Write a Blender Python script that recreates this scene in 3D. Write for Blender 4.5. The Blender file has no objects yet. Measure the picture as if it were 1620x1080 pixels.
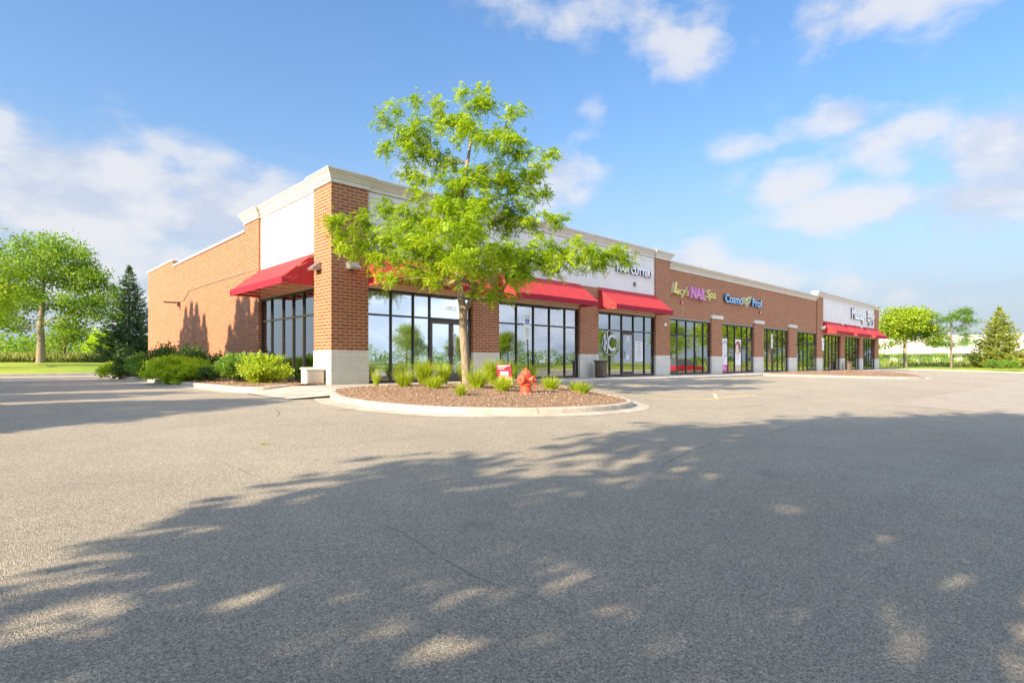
import bpy, bmesh, math, random
import numpy as np
from mathutils import Vector, Matrix
R = math.radians
random.seed(7)
rng = np.random.default_rng(7)
scene = bpy.context.scene
COL = scene.collection

# ------------------------------------------------------------------ camera, sky, sun, exposure
cam = bpy.data.cameras.new('camera')
cam.sensor_width = 36.0
cam.lens = 36.0 * 891 / 1620
cam.shift_y = 33.5 / 1620
cam.clip_end = 3000
camo = bpy.data.objects.new('camera', cam)
COL.objects.link(camo)
camo.location = (-7.82, -16.05, 0.668)
camo.rotation_euler = (R(90), 0, R(-43.77))
scene.camera = camo

SUN_EL, SUN_AZ = 26.0, 1.2       # azimuth: degrees the sun stands towards +Y from -X
L = Vector((-math.cos(R(SUN_EL)) * math.cos(R(SUN_AZ)), math.cos(R(SUN_EL)) * math.sin(R(SUN_AZ)), math.sin(R(SUN_EL))))
sun = bpy.data.lights.new('sun', 'SUN')
sun.energy = 4.55
sun.angle = R(0.55)
sun.color = (1.0, 0.81, 0.58)
suno = bpy.data.objects.new('sun', sun)
COL.objects.link(suno)
suno.rotation_euler = (-L).to_track_quat('-Z', 'Y').to_euler()
scene.view_settings.view_transform = 'Standard'
scene.view_settings.look = 'None'
scene.view_settings.gamma = 1.0
scene.view_settings.exposure = 1.42
SKY_STRENGTH = 0.115


class NT:
    """tiny node-tree helper"""
    def __init__(s, nt):
        s.nt = nt
        nt.nodes.clear()

    def n(s, typ, **kw):
        nd = s.nt.nodes.new(typ)
        for k, v in kw.items():
            if k.startswith('_'):
                setattr(nd, k[1:], v)
        for k, v in kw.items():
            if not k.startswith('_'):
                key = int(k[1:]) if (k[0] == 'i' and k[1:].isdigit()) else k.replace('__', ' ')
                inp = nd.inputs[key]
                if hasattr(v, 'is_linked') or isinstance(v, bpy.types.NodeSocket):
                    s.nt.links.new(v, inp)
                else:
                    inp.default_value = v
        return nd

    def m(s, op, a, b=None, c=None, clamp=False):
        nd = s.nt.nodes.new('ShaderNodeMath')
        nd.operation = op
        nd.use_clamp = clamp
        for i, v in enumerate((a, b, c)):
            if v is None:
                continue
            if isinstance(v, bpy.types.NodeSocket):
                s.nt.links.new(v, nd.inputs[i])
            else:
                nd.inputs[i].default_value = v
        return nd.outputs[0]

    def mix(s, fac, a, b, mode='MIX'):
        nd = s.nt.nodes.new('ShaderNodeMix')
        nd.data_type = 'RGBA'
        nd.blend_type = mode
        for key, v in ((0, fac), (6, a), (7, b)):
            if isinstance(v, bpy.types.NodeSocket):
                s.nt.links.new(v, nd.inputs[key])
            else:
                nd.inputs[key].default_value = v if key == 0 else (tuple(v) + (1,))[:4]
        return nd.outputs[2]

    def ramp(s, fac, stops):
        nd = s.nt.nodes.new('ShaderNodeValToRGB')
        s.nt.links.new(fac, nd.inputs[0])
        cr = nd.color_ramp
        while len(cr.elements) < len(stops):
            cr.elements.new(0.5)
        for e, (p, c) in zip(cr.elements, stops):
            e.position = p
            e.color = (c, c, c, 1) if isinstance(c, (int, float)) else (tuple(c) + (1,))[:4]
        return nd.outputs[0]


# ---- world: Nishita sky with clouds standing in fixed compass directions
world = bpy.data.worlds.new('World')
scene.world = world
world.use_nodes = True
W = NT(world.node_tree)
sky = W.n('ShaderNodeTexSky', _sky_type='NISHITA')
sky.sun_disc = False
sky.sun_elevation = R(SUN_EL)
sky.sun_rotation = math.atan2(L.x, L.y)
sky.altitude = 200
sky.air_density = 1.25
sky.dust_density = 0.35
sky.ozone_density = 2.2
hs = W.n('ShaderNodeHueSaturation', Hue=0.506, Saturation=1.38, Value=0.84, Color=sky.outputs[0])
tc = W.n('ShaderNodeTexCoord')
sep = W.n('ShaderNodeSeparateXYZ', Vector=tc.outputs['Generated'])
X_, Y_, Z_ = sep.outputs
az = W.m('ARCTAN2', X_, Y_)          # compass azimuth, 0 = +Y, positive to +X
el = W.m('ARCSINE', Z_)
ca = R(43.77)
blobs = [  # az (deg from the building's corner street axis), elevation, size az, size el, weight
    (-37.5, 13.6, 11.5, 4.6, 1.3), (-27.5, 13.4, 6.5, 3.8, 1.25), (-33, 8.0, 17, 5.0, .72), (-43, 10, 8, 6, .7),
    (4.0, 19.0, 4.2, 3.4, .80), (-10.5, 19.0, 2.6, 3.2, .50), (13, 10.5, 6, 3, .40),
    (9.0, 31.5, 11, 2.4, .62), (16.5, 28.6, 5, 3.0, .64), (36, 28.5, 14, 3.6, .64), (40, 31.0, 9, 3, .50), (2, 34, 12, 2.5, .45),
    (30.0, 20.6, 4.6, 2.0, .92), (34.0, 18.4, 5.0, 1.9, .85), (22.5, 19.6, 4.0, 1.3, .42),
    (26.2, 15.6, 4.2, 2.0, 1.05), (31.5, 13.4, 6.8, 2.2, 1.1), (36.5, 11.6, 5.0, 1.8, .70), (40.5, 16.0, 4.8, 3.2, 1.05), (38, 12.6, 7, 2.6, .9), (34, 16.0, 4, 1.6, .55),
    (17.5, 9.2, 3.8, 2.5, 1.0), (24.0, 8.5, 5.5, 2.2, .80), (35, 6.0, 11, 2.2, .42),
    (10, 24, 5, 1.5, .3), (-20, 27, 10, 1, .12),
]
tot = None
for a0, e0, sa, se, w in blobs:
    a0, e0, sa, se = R(a0) + ca, R(e0), R(sa), R(se)
    dx = W.m('MULTIPLY', W.m('SUBTRACT', az, a0), 1 / sa)
    dy = W.m('MULTIPLY', W.m('SUBTRACT', el, e0), 1 / se)
    q = W.m('ADD', W.m('MULTIPLY', dx, dx), W.m('MULTIPLY', dy, dy))
    g = W.m('MULTIPLY', W.m('EXPONENT', W.m('MULTIPLY', q, -1.0)), w)
    tot = g if tot is None else W.m('MAXIMUM', tot, g)
# clouds added behind the camera, overbright to fill the shaded front, mirrored in glass
mp = W.n('ShaderNodeMapping', Vector=tc.outputs['Generated'])
mp.inputs['Scale'].default_value = (1, 1, 1.7)
n1 = W.n('ShaderNodeTexNoise', Vector=mp.outputs[0], Scale=8.5, Detail=9.0, Roughness=0.54)
n2 = W.n('ShaderNodeTexNoise', Vector=mp.outputs[0], Scale=2.1, Detail=4.0, Roughness=0.5)
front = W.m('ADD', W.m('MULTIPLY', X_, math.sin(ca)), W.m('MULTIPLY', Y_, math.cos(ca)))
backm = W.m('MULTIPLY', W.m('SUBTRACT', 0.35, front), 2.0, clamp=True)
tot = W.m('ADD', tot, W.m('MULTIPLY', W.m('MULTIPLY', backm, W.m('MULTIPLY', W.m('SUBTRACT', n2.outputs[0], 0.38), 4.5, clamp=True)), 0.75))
dens = W.m('ADD', tot, W.m('MULTIPLY', W.m('SUBTRACT', n1.outputs[0], 0.5), 2.6))
fac = W.ramp(dens, [(0.20, 0.0), (0.40, 0.30), (0.70, 0.78), (1.1, 0.94)])
fac = W.m('MULTIPLY', fac, W.m('MULTIPLY', W.m('SUBTRACT', tot, 0.06), 5.0, clamp=True))
fac = W.m('MULTIPLY', fac, 0.9)
mp2 = W.n('ShaderNodeMapping', Vector=tc.outputs['Generated'])
mp2.inputs['Scale'].default_value = (1, 1, 1.7)
mp2.inputs['Location'].default_value = (0.0, 0.0, 0.05)
n3 = W.n('ShaderNodeTexNoise', Vector=mp2.outputs[0], Scale=5.0, Detail=6.0, Roughness=0.55)
shade = W.ramp(W.m('ADD', W.m('SUBTRACT', n1.outputs[0], n3.outputs[0]), 0.5), [(0.36, (0.74, 0.80, 0.95)), (0.54, (1.0, 0.99, 1.02))])
cl = W.n('ShaderNodeVectorMath', _operation='SCALE', i0=shade)
W.nt.links.new(W.m('ADD', 2.85, W.m('MULTIPLY', backm, 5.5)), cl.inputs['Scale'])  # clouds behind the camera are boosted as fill light
hz = W.ramp(el, [(0.0, 0.98), (0.10, 0.90), (0.22, 0.60), (0.36, 0.33), (0.6, 0.22)])
skyc = W.mix(hz, hs.outputs[0], (1.62, 1.90, 2.40))
final = W.mix(fac, skyc, cl.outputs[0])
final = W.mix(W.m('MULTIPLY', backm, 0.62), final, (5.4, 6.4, 8.3))  # added bright veil over the unseen rear sky, lifts the shaded front
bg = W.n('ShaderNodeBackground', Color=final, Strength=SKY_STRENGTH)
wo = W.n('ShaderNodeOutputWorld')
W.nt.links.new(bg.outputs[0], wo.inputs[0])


# ------------------------------------------------------------------ materials
def mat(name):
    m = bpy.data.materials.new(name)
    m.use_nodes = True
    return m, NT(m.node_tree)


def out(t, sh):
    o = t.n('ShaderNodeOutputMaterial')
    t.nt.links.new(sh, o.inputs[0])


def pos(t):
    return t.n('ShaderNodeNewGeometry').outputs['Position']


def bump(t, h, strength=0.3, dist=0.01):
    b = t.n('ShaderNodeBump', Height=h, Strength=strength, Distance=dist)
    return b.outputs[0]


def simple(name, col, rough=0.6, metal=0.0, var=0.08, scale=6.0, bs=0.0, bscale=60.0, spec=0.5):
    m, t = mat(name)
    p = pos(t)
    nz = t.n('ShaderNodeTexNoise', Vector=p, Scale=scale, Detail=5.0)
    c = t.mix(t.ramp(nz.outputs[0], [(0.3, 0.0), (0.7, 1.0)]), [x * (1 - var) for x in col], [min(1, x * (1 + var)) for x in col])
    b = t.n('ShaderNodeBsdfPrincipled', Base__Color=c, Roughness=rough, Metallic=metal)
    b.inputs['Specular IOR Level'].default_value = spec
    if bs:
        nb = t.n('ShaderNodeTexNoise', Vector=p, Scale=bscale, Detail=3.0)
        t.nt.links.new(bump(t, nb.outputs[0], bs, 0.004), b.inputs['Normal'])
    out(t, b.outputs[0])
    return m


def brick_mat():
    m, t = mat('red_brick')
    s = t.n('ShaderNodeSeparateXYZ', Vector=pos(t))
    u = t.m('ADD', s.outputs[0], s.outputs[1])
    v = t.n('ShaderNodeCombineXYZ', X=u, Y=t.m('ADD', s.outputs[2], -0.034))
    br = t.n('ShaderNodeTexBrick', _offset=0.5, Vector=v.outputs[0], Scale=1.0, Mortar__Size=0.0070, Mortar__Smooth=0.15, Bias=-0.1,
             Brick__Width=0.305, Row__Height=0.1016, Color1=(.345, .118, .048, 1), Color2=(.250, .076, .036, 1), Mortar=(.74, .54, .35, 1))
    nz = t.n('ShaderNodeTexNoise', Vector=pos(t), Scale=0.9, Detail=4.0)
    nf = t.n('ShaderNodeTexNoise', Vector=pos(t), Scale=70.0, Detail=3.0)
    c = t.mix(t.ramp(nz.outputs[0], [(0.35, 0.0), (0.7, 0.35)]), br.outputs[0], (.34, .165, .088), 'MIX')
    c = t.mix(0.35, c, t.ramp(nf.outputs[0], [(0.3, 0.55), (0.7, 1.0)]), 'MULTIPLY')
    # pale salt streaks high on the wall (bloom in the masonry)
    st = t.n('ShaderNodeTexNoise', Vector=t.n('ShaderNodeCombineXYZ', X=t.m('MULTIPLY', u, 1.7), Y=t.m('MULTIPLY', s.outputs[2], 0.5)).outputs[0], Scale=1.0, Detail=6.0)
    c = t.mix(t.ramp(st.outputs[0], [(0.60, 0.0), (0.80, 0.22)]), c, (.5, .42, .37))
    b = t.n('ShaderNodeBsdfPrincipled', Base__Color=c, Roughness=0.82)
    h = t.m('ADD', t.m('MULTIPLY', br.outputs['Fac'], -1.0), t.m('MULTIPLY', nf.outputs[0], 0.25))
    t.nt.links.new(bump(t, h, 0.6, 0.006), b.inputs['Normal'])
    out(t, b.outputs[0])
    return m


def block_mat():
    m, t = mat('split_stone_block')
    s = t.n('ShaderNodeSeparateXYZ', Vector=pos(t))
    u = t.m('ADD', s.outputs[0], s.outputs[1])
    v = t.n('ShaderNodeCombineXYZ', X=u, Y=s.outputs[2])
    br = t.n('ShaderNodeTexBrick', _offset=0.5, Vector=v.outputs[0], Scale=1.0, Mortar__Size=0.006, Mortar__Smooth=0.3, Bias=0.0,
             Brick__Width=0.61, Row__Height=0.416, Color1=(.62, .585, .52, 1), Color2=(.66, .625, .56, 1), Mortar=(.48, .45, .39, 1))
    nz = t.n('ShaderNodeTexNoise', Vector=pos(t), Scale=3.0, Detail=7.0, Roughness=.65)
    c = t.mix(0.5, br.outputs[0], t.ramp(nz.outputs[0], [(0.3, (.72, .70, .66)), (0.65, (1, 1, 1))]), 'MULTIPLY')
    # damp greenish stain just above the pavement
    g = t.m('MULTIPLY', t.m('SUBTRACT', 0.34, s.outputs[2]), 2.2, clamp=True)
    c = t.mix(t.m('MULTIPLY', g, t.ramp(nz.outputs[0], [(0.35, 0.0), (0.6, 0.6)])), c, (.30, .30, .17))
    b = t.n('ShaderNodeBsdfPrincipled', Base__Color=c, Roughness=0.9)
    nf = t.n('ShaderNodeTexNoise', Vector=pos(t), Scale=90.0, Detail=4.0)
    h = t.m('ADD', t.m('MULTIPLY', br.outputs['Fac'], -0.8), nf.outputs[0])
    t.nt.links.new(bump(t, h, 0.5, 0.006), b.inputs['Normal'])
    out(t, b.outputs[0])
    return m


def asphalt_mat():
    m, t = mat('worn_asphalt')
    p = pos(t)
    big = t.n('ShaderNodeTexNoise', Vector=p, Scale=0.22, Detail=6.0, Roughness=0.6)
    mid = t.n('ShaderNodeTexNoise', Vector=p, Scale=1.6, Detail=5.0, Roughness=0.6)
    fine = t.n('ShaderNodeTexNoise', Vector=p, Scale=85.0, Detail=4.0, Roughness=0.75)
    vor = t.n('ShaderNodeTexVoronoi', Vector=p, Scale=150.0)
    vor2 = t.n('ShaderNodeTexVoronoi', Vector=p, Scale=95.0)
    base = t.mix(t.ramp(big.outputs[0], [(0.35, 0.0), (0.65, 1.0)]), (.390, .345, .265), (.450, .402, .318))
    base = t.mix(t.ramp(mid.outputs[0], [(0.38, 0.0), (0.75, 0.38)]), base, (.27, .25, .215))
    stone = t.n('ShaderNodeSeparateColor', Color=vor.outputs['Color'])
    sp = t.ramp(stone.outputs[0], [(0.0, 0.42), (0.30, 0.82), (0.70, 1.08), (1.0, 1.5)])
    stone2 = t.n('ShaderNodeSeparateColor', Color=vor2.outputs['Color'])
    sp2 = t.ramp(stone2.outputs[1], [(0.0, 0.45), (0.25, 0.92), (0.85, 1.02), (1.0, 1.5)])
    c = t.mix(0.85, base, sp, 'MULTIPLY')
    c = t.mix(0.7, c, sp2, 'MULTIPLY')
    c = t.mix(0.45, c, t.ramp(fine.outputs[0], [(0.32, 0.35), (0.62, 1.15)]), 'MULTIPLY')
    # oil spots and tyre darkening in long soft streaks
    s = t.n('ShaderNodeSeparateXYZ', Vector=p)
    stv = t.n('ShaderNodeCombineXYZ', X=t.m('MULTIPLY', s.outputs[0], 0.18), Y=t.m('MULTIPLY', s.outputs[1], 0.9))
    stn = t.n('ShaderNodeTexNoise', Vector=stv.outputs[0], Scale=1.0, Detail=5.0, Roughness=.6)
    c = t.mix(t.ramp(stn.outputs[0], [(0.56, 0.0), (0.72, 0.26)]), c, (.22, .205, .18))
    ov = t.n('ShaderNodeTexVoronoi', Vector=p, Scale=0.55)
    on = t.n('ShaderNodeTexNoise', Vector=p, Scale=5.0, Detail=5.0)
    od = t.m('ADD', ov.outputs['Distance'], t.m('MULTIPLY', on.outputs[0], .22))
    c = t.mix(t.ramp(od, [(.15, .38), (.24, 0.0)]), c, (.15, .14, .125))
    b = t.n('ShaderNodeBsdfPrincipled', Base__Color=c, Roughness=0.88)
    h = t.m('ADD', t.m('MULTIPLY', vor.outputs['Distance'], -0.9), t.m('MULTIPLY', fine.outputs[0], 0.7))
    t.nt.links.new(bump(t, h, 0.9, 0.012), b.inputs['Normal'])
    out(t, b.outputs[0])
    return m


def concrete_mat(name, col, joints=1.5):
    m, t = mat(name)
    p = pos(t)
    s = t.n('ShaderNodeSeparateXYZ', Vector=p)
    nz = t.n('ShaderNodeTexNoise', Vector=p, Scale=2.0, Detail=8.0, Roughness=.65)
    nf = t.n('ShaderNodeTexNoise', Vector=p, Scale=60.0, Detail=4.0)
    c = t.mix(t.ramp(nz.outputs[0], [(0.32, 0.0), (0.62, 1.0)]), [x * .66 for x in col], [x * 1.06 for x in col])
    c = t.mix(0.3, c, t.ramp(nf.outputs[0], [(0.3, 0.65), (0.65, 1.05)]), 'MULTIPLY')
    if joints:
        fx = t.m('ABSOLUTE', t.m('SUBTRACT', t.m('FRACT', t.m('MULTIPLY', s.outputs[0], 1 / joints)), 0.5))
        jj = t.m('GREATER_THAN', fx, 0.492)
        c = t.mix(t.m('MULTIPLY', jj, 0.5), c, [x * .4 for x in col])
    b = t.n('ShaderNodeBsdfPrincipled', Base__Color=c, Roughness=0.9)
    t.nt.links.new(bump(t, nf.outputs[0], 0.3, 0.003), b.inputs['Normal'])
    out(t, b.outputs[0])
    return m


def leaf_mat(name, c1, c2, trans=0.42, rough=0.5, dark=None):
    m, t = mat(name)
    g = t.n('ShaderNodeNewGeometry')
    f = t.ramp(g.outputs['Random Per Island'], [(0.0, 0.0), (1.0, 1.0)])
    c = t.mix(f, c1, c2)
    nz = t.n('ShaderNodeTexNoise', Vector=g.outputs['Position'], Scale=0.9, Detail=2.0)
    c = t.mix(t.ramp(nz.outputs[0], [(0.4, 0.0), (0.65, 0.55)]), c, dark or [x * .6 for x in c1])
    d = t.n('ShaderNodeBsdfPrincipled', Base__Color=c, Roughness=rough)
    d.inputs['Specular IOR Level'].default_value = 0.3
    tl = t.n('ShaderNodeBsdfTranslucent', Color=t.mix(1.0, c, (1.35, 1.25, 0.5), 'MULTIPLY'))
    ms = t.n('ShaderNodeMixShader', i0=trans, i1=d.outputs[0], i2=tl.outputs[0])
    out(t, ms.outputs[0])
    return m


def bark_mat(name, col):
    m, t = mat(name)
    p = pos(t)
    mp = t.n('ShaderNodeMapping', Vector=p)
    mp.inputs['Scale'].default_value = (14, 14, 2.6)
    nz = t.n('ShaderNodeTexNoise', Vector=mp.outputs[0], Scale=1.6, Detail=7.0, Roughness=.7)
    c = t.mix(t.ramp(nz.outputs[0], [(0.38, 0.0), (0.62, 1.0)]), [x * .45 for x in col], col)
    b = t.n('ShaderNodeBsdfPrincipled', Base__Color=c, Roughness=0.95)
    t.nt.links.new(bump(t, nz.outputs[0], 0.8, 0.02), b.inputs['Normal'])
    out(t, b.outputs[0])
    return m


def glass_mat():
    m, t = mat('storefront_glass')
    fr = t.n('ShaderNodeFresnel', IOR=1.5)
    nz = t.n('ShaderNodeTexNoise', Vector=pos(t), Scale=0.7, Detail=1.0)
    f = t.m('ADD', t.m('MULTIPLY', fr.outputs[0], 1.3), 0.30, clamp=True)
    gl = t.n('ShaderNodeBsdfGlossy', Color=(.93, .97, .98, 1), Roughness=0.012, Normal=bump(t, nz.outputs[0], 0.05, 0.05))
    tr = t.n('ShaderNodeBsdfTransparent', Color=(.93, .96, .95, 1))
    ms = t.n('ShaderNodeMixShader', i0=f, i1=tr.outputs[0], i2=gl.outputs[0])
    out(t, ms.outputs[0])
    return m


def fabric_mat(name, col):
    m, t = mat(name)
    p = pos(t)
    nz = t.n('ShaderNodeTexNoise', Vector=p, Scale=2.2, Detail=3.0)
    w = t.n('ShaderNodeTexNoise', Vector=p, Scale=240.0, Detail=1.0)
    dirt = t.n('ShaderNodeTexNoise', Vector=p, Scale=5.0, Detail=8.0, Roughness=.7)
    c = t.mix(t.ramp(dirt.outputs[0], [(0.4, 0.0), (0.75, 0.5)]), col, (col[0] * .72, col[1] * .9 + .01, col[2] * .9 + .01))
    sx = t.n('ShaderNodeSeparateXYZ', Vector=p)
    seam = t.m('LESS_THAN', t.m('ABSOLUTE', t.m('SUBTRACT', t.m('FRACT', t.m('MULTIPLY', t.m('ADD', sx.outputs[0], sx.outputs[1]), .62)), .5)), .012)
    c = t.mix(t.m('MULTIPLY', seam, .45), c, [x * .45 for x in col])
    stv = t.n('ShaderNodeMapping', Vector=p)
    stv.inputs['Scale'].default_value = (5.0, 5.0, .7)
    stk = t.n('ShaderNodeTexNoise', Vector=stv.outputs[0], Scale=1.5, Detail=5.0)
    c = t.mix(t.ramp(stk.outputs[0], [(.55, 0.0), (.75, .35)]), c, (col[0] * .62, col[1] * .8 + .015, col[2] * .8 + .015))
    b = t.n('ShaderNodeBsdfPrincipled', Base__Color=c, Roughness=0.75)
    b.inputs['Specular IOR Level'].default_value = 0.25
    h = t.m('ADD', t.m('MULTIPLY', nz.outputs[0], 1.0), t.m('MULTIPLY', w.outputs[0], 0.03))
    t.nt.links.new(bump(t, h, 0.5, 0.06), b.inputs['Normal'])
    tl = t.n('ShaderNodeBsdfTranslucent', Color=(col[0], col[1], col[2], 1))
    ms = t.n('ShaderNodeMixShader', i0=0.16, i1=b.outputs[0], i2=tl.outputs[0])
    out(t, ms.outputs[0])
    return m


def lawn_mat():
    m, t = mat('mown_grass')
    p = pos(t)
    a = t.n('ShaderNodeTexNoise', Vector=p, Scale=0.25, Detail=5.0)
    b_ = t.n('ShaderNodeTexNoise', Vector=p, Scale=9.0, Detail=6.0, Roughness=.7)
    c = t.mix(t.ramp(a.outputs[0], [(0.35, 0.0), (0.65, 1.0)]), (.22, .33, .018), (.36, .42, .035))
    c = t.mix(0.6, c, t.ramp(b_.outputs[0], [(0.3, 0.5), (0.7, 1.25)]), 'MULTIPLY')
    b = t.n('ShaderNodeBsdfPrincipled', Base__Color=c, Roughness=0.9)
    t.nt.links.new(bump(t, b_.outputs[0], 1.0, 0.06), b.inputs['Normal'])
    out(t, b.outputs[0])
    return m


def mulch_mat(name, lo, hi):
    m, t = mat(name)
    p = pos(t)
    v = t.n('ShaderNodeTexVoronoi', Vector=p, Scale=34.0)
    n_ = t.n('ShaderNodeTexNoise', Vector=p, Scale=28.0, Detail=6.0, Roughness=.75)
    sc = t.n('ShaderNodeSeparateColor', Color=v.outputs['Color'])
    c = t.mix(sc.outputs[0], lo, hi)
    c = t.mix(0.6, c, t.ramp(n_.outputs[0], [(0.35, 0.35), (0.65, 1.1)]), 'MULTIPLY')
    b = t.n('ShaderNodeBsdfPrincipled', Base__Color=c, Roughness=0.95)
    t.nt.links.new(bump(t, t.m('ADD', n_.outputs[0], sc.outputs[1]), 0.9, 0.03), b.inputs['Normal'])
    out(t, b.outputs[0])
    return m


def chip_mat():
    m, t = mat('wood_chips')
    g = t.n('ShaderNodeNewGeometry')
    c = t.ramp(g.outputs['Random Per Island'], [(0.0, (.13, .07, .04)), (0.35, (.28, .165, .095)), (0.7, (.44, .29, .18)), (1.0, (.60, .46, .31))])
    b = t.n('ShaderNodeBsdfPrincipled', Base__Color=c, Roughness=0.9)
    out(t, b.outputs[0])
    return m


BRICK = brick_mat()
BLOCK = block_mat()
ASPH = asphalt_mat()
CONC = concrete_mat('pale_concrete', (.46, .42, .36))
KERBM = concrete_mat('kerb_concrete', (.47, .42, .34), joints=3.0)
EIFS = simple('off_white_stucco', (.62, .605, .59), 0.9, var=.04, scale=1.2, bs=.35, bscale=140)
def stucco_mat():
    m, t = mat('off_white_stucco')
    p = pos(t)
    s = t.n('ShaderNodeSeparateXYZ', Vector=p)
    mp = t.n('ShaderNodeMapping', Vector=p)
    mp.inputs['Scale'].default_value = (3.2, 3.2, .35)
    st = t.n('ShaderNodeTexNoise', Vector=mp.outputs[0], Scale=1.4, Detail=7.0, Roughness=.65)
    bl = t.n('ShaderNodeTexNoise', Vector=p, Scale=.8, Detail=4.0)
    nf = t.n('ShaderNodeTexNoise', Vector=p, Scale=130.0, Detail=3.0)
    hi = t.m('MULTIPLY', t.m('SUBTRACT', s.outputs[2], 4.6), .65, clamp=True)
    c = t.mix(t.ramp(bl.outputs[0], [(.35, 0.0), (.65, 1.0)]), (.67, .655, .635), (.73, .715, .695))
    c = t.mix(t.m('MULTIPLY', hi, t.ramp(st.outputs[0], [(.50, 0.0), (.74, .55)])), c, (.40, .385, .36))
    b = t.n('ShaderNodeBsdfPrincipled', Base__Color=c, Roughness=.92)
    t.nt.links.new(bump(t, nf.outputs[0], .4, .004), b.inputs['Normal'])
    out(t, b.outputs[0])
    return m


EIFS = stucco_mat()
CORN = simple('painted_cornice', (.62, .59, .52), 0.8, var=.05, scale=2, bs=.15)
BEIGE = simple('beige_soffit', (.60, .50, .33), 0.9, var=.04)
FRAME = simple('bronze_window_frame', (.045, .041, .038), 0.42, metal=0.3, var=.12)
DOORM = simple('bronze_door_frame', (.085, .070, .060), 0.45, metal=0.3, var=.12)
GLASS = glass_mat()
BLIND = simple('white_blind_slats', (.86, .87, .87), 0.6, var=.03)
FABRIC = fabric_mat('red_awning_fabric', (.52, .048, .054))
VALF = fabric_mat('shaded_valance_fabric', (.42, .022, .045))  # same cloth as the awning, with the valance's shade put into the colour
WHITE = simple('white_paint', (.80, .79, .76), 0.5, var=.03)
COPING = simple('white_metal_coping', (.74, .72, .68), 0.4, var=.04)
GREY = simple('grey_galvanised_steel', (.32, .32, .32), 0.45, metal=.6, var=.1)
DARKM = simple('dark_painted_steel', (.035, .033, .032), 0.5, var=.2)
LAWN = lawn_mat()
MULCH = mulch_mat('bark_mulch', (.17, .095, .055), (.50, .33, .20))
CHIPS = chip_mat()
YELLOW = simple('worn_yellow_paint', (.66, .54, .27), 0.85, var=.25, scale=9)
TAR = simple('tar_filled_crack', (.19, .18, .165), 0.8, var=.3, scale=30)
HYDR = simple('sunfaded_red_paint', (.68, .095, .045), 0.5, var=.34, scale=26, bs=.15, bscale=90)
INT_W = simple('interior_wall_paint', (.55, .54, .50), 0.9)
INT_F = simple('interior_floor_tile', (.34, .31, .27), 0.5)
ROOFM = simple('roof_membrane', (.45, .44, .42), 0.9)
BARK = bark_mat('locust_bark', (.36, .29, .21))
BARK2 = bark_mat('dark_bark', (.24, .19, .14))
LOCUST = leaf_mat('locust_leaves', (.22, .40, .014), (.52, .62, .03), trans=.45, dark=(.14, .29, .014))
MAPLE = leaf_mat('maple_leaves', (.24, .38, .022), (.42, .52, .035), trans=.45)
GREENL = leaf_mat('green_leaves', (.16, .31, .03), (.30, .44, .045), trans=.42)
SPRUCEL = leaf_mat('spruce_needles', (.055, .125, .050), (.13, .22, .075), trans=.15, rough=.6)
SPRUCEY = leaf_mat('yellow_spruce_needles', (.20, .27, .035), (.38, .42, .07), trans=.25, rough=.6)
LIME = leaf_mat('lime_shrub_leaves', (.34, .52, .02), (.56, .70, .04), trans=.45)
LIME2 = leaf_mat('fresh_shrub_leaves', (.26, .42, .03), (.50, .60, .05), trans=.42)
DKSH = leaf_mat('dark_shrub_leaves', (.05, .12, .025), (.11, .21, .035), trans=.3)
MIDSH = leaf_mat('mid_shrub_leaves', (.12, .26, .035), (.24, .40, .055), trans=.38)
BLADE = leaf_mat('grass_blades', (.32, .47, .02), (.58, .64, .06), trans=.45)
MEADOW = leaf_mat('meadow_grass', (.20, .28, .05), (.42, .42, .16), trans=.3)
SHADEL = leaf_mat('shade_tree_leaves', (.06, .13, .02), (.12, .21, .03), trans=.25)


# ------------------------------------------------------------------ mesh helpers
def link(name, me, parent=None, loc=(0, 0, 0), label=None, cat=None, group=None, kind=None):
    o = bpy.data.objects.new(name, me)
    COL.objects.link(o)
    o.location = loc
    if parent is not None:
        o.parent = parent
    return tag(o, label, cat, group, kind)


def tag(o, label=None, cat=None, group=None, kind=None):
    if label: o['label'] = label
    if cat: o['category'] = cat
    if group: o['group'] = group
    if kind: o['kind'] = kind
    return o


def empty(name, loc, label, cat, group=None, rz=0.0):
    o = bpy.data.objects.new(name, None)
    COL.objects.link(o)
    o.location = loc
    o.rotation_euler = (0, 0, rz)
    o.empty_display_size = 0.2
    return tag(o, label, cat, group)


def copy_tree(o, loc, rz=0.0, sc=1.0, label=None, group=None):
    c = o.copy()
    COL.objects.link(c)
    c.location = loc
    c.rotation_euler = (0, 0, rz)
    c.scale = (sc, sc, sc) if isinstance(sc, (int, float)) else sc
    if label: c['label'] = label
    if group: c['group'] = group
    for ch in o.children:
        d = ch.copy()
        COL.objects.link(d)
        d.parent = c
        for g in ch.children:
            e = g.copy()
            COL.objects.link(e)
            e.parent = d
    return c


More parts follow.
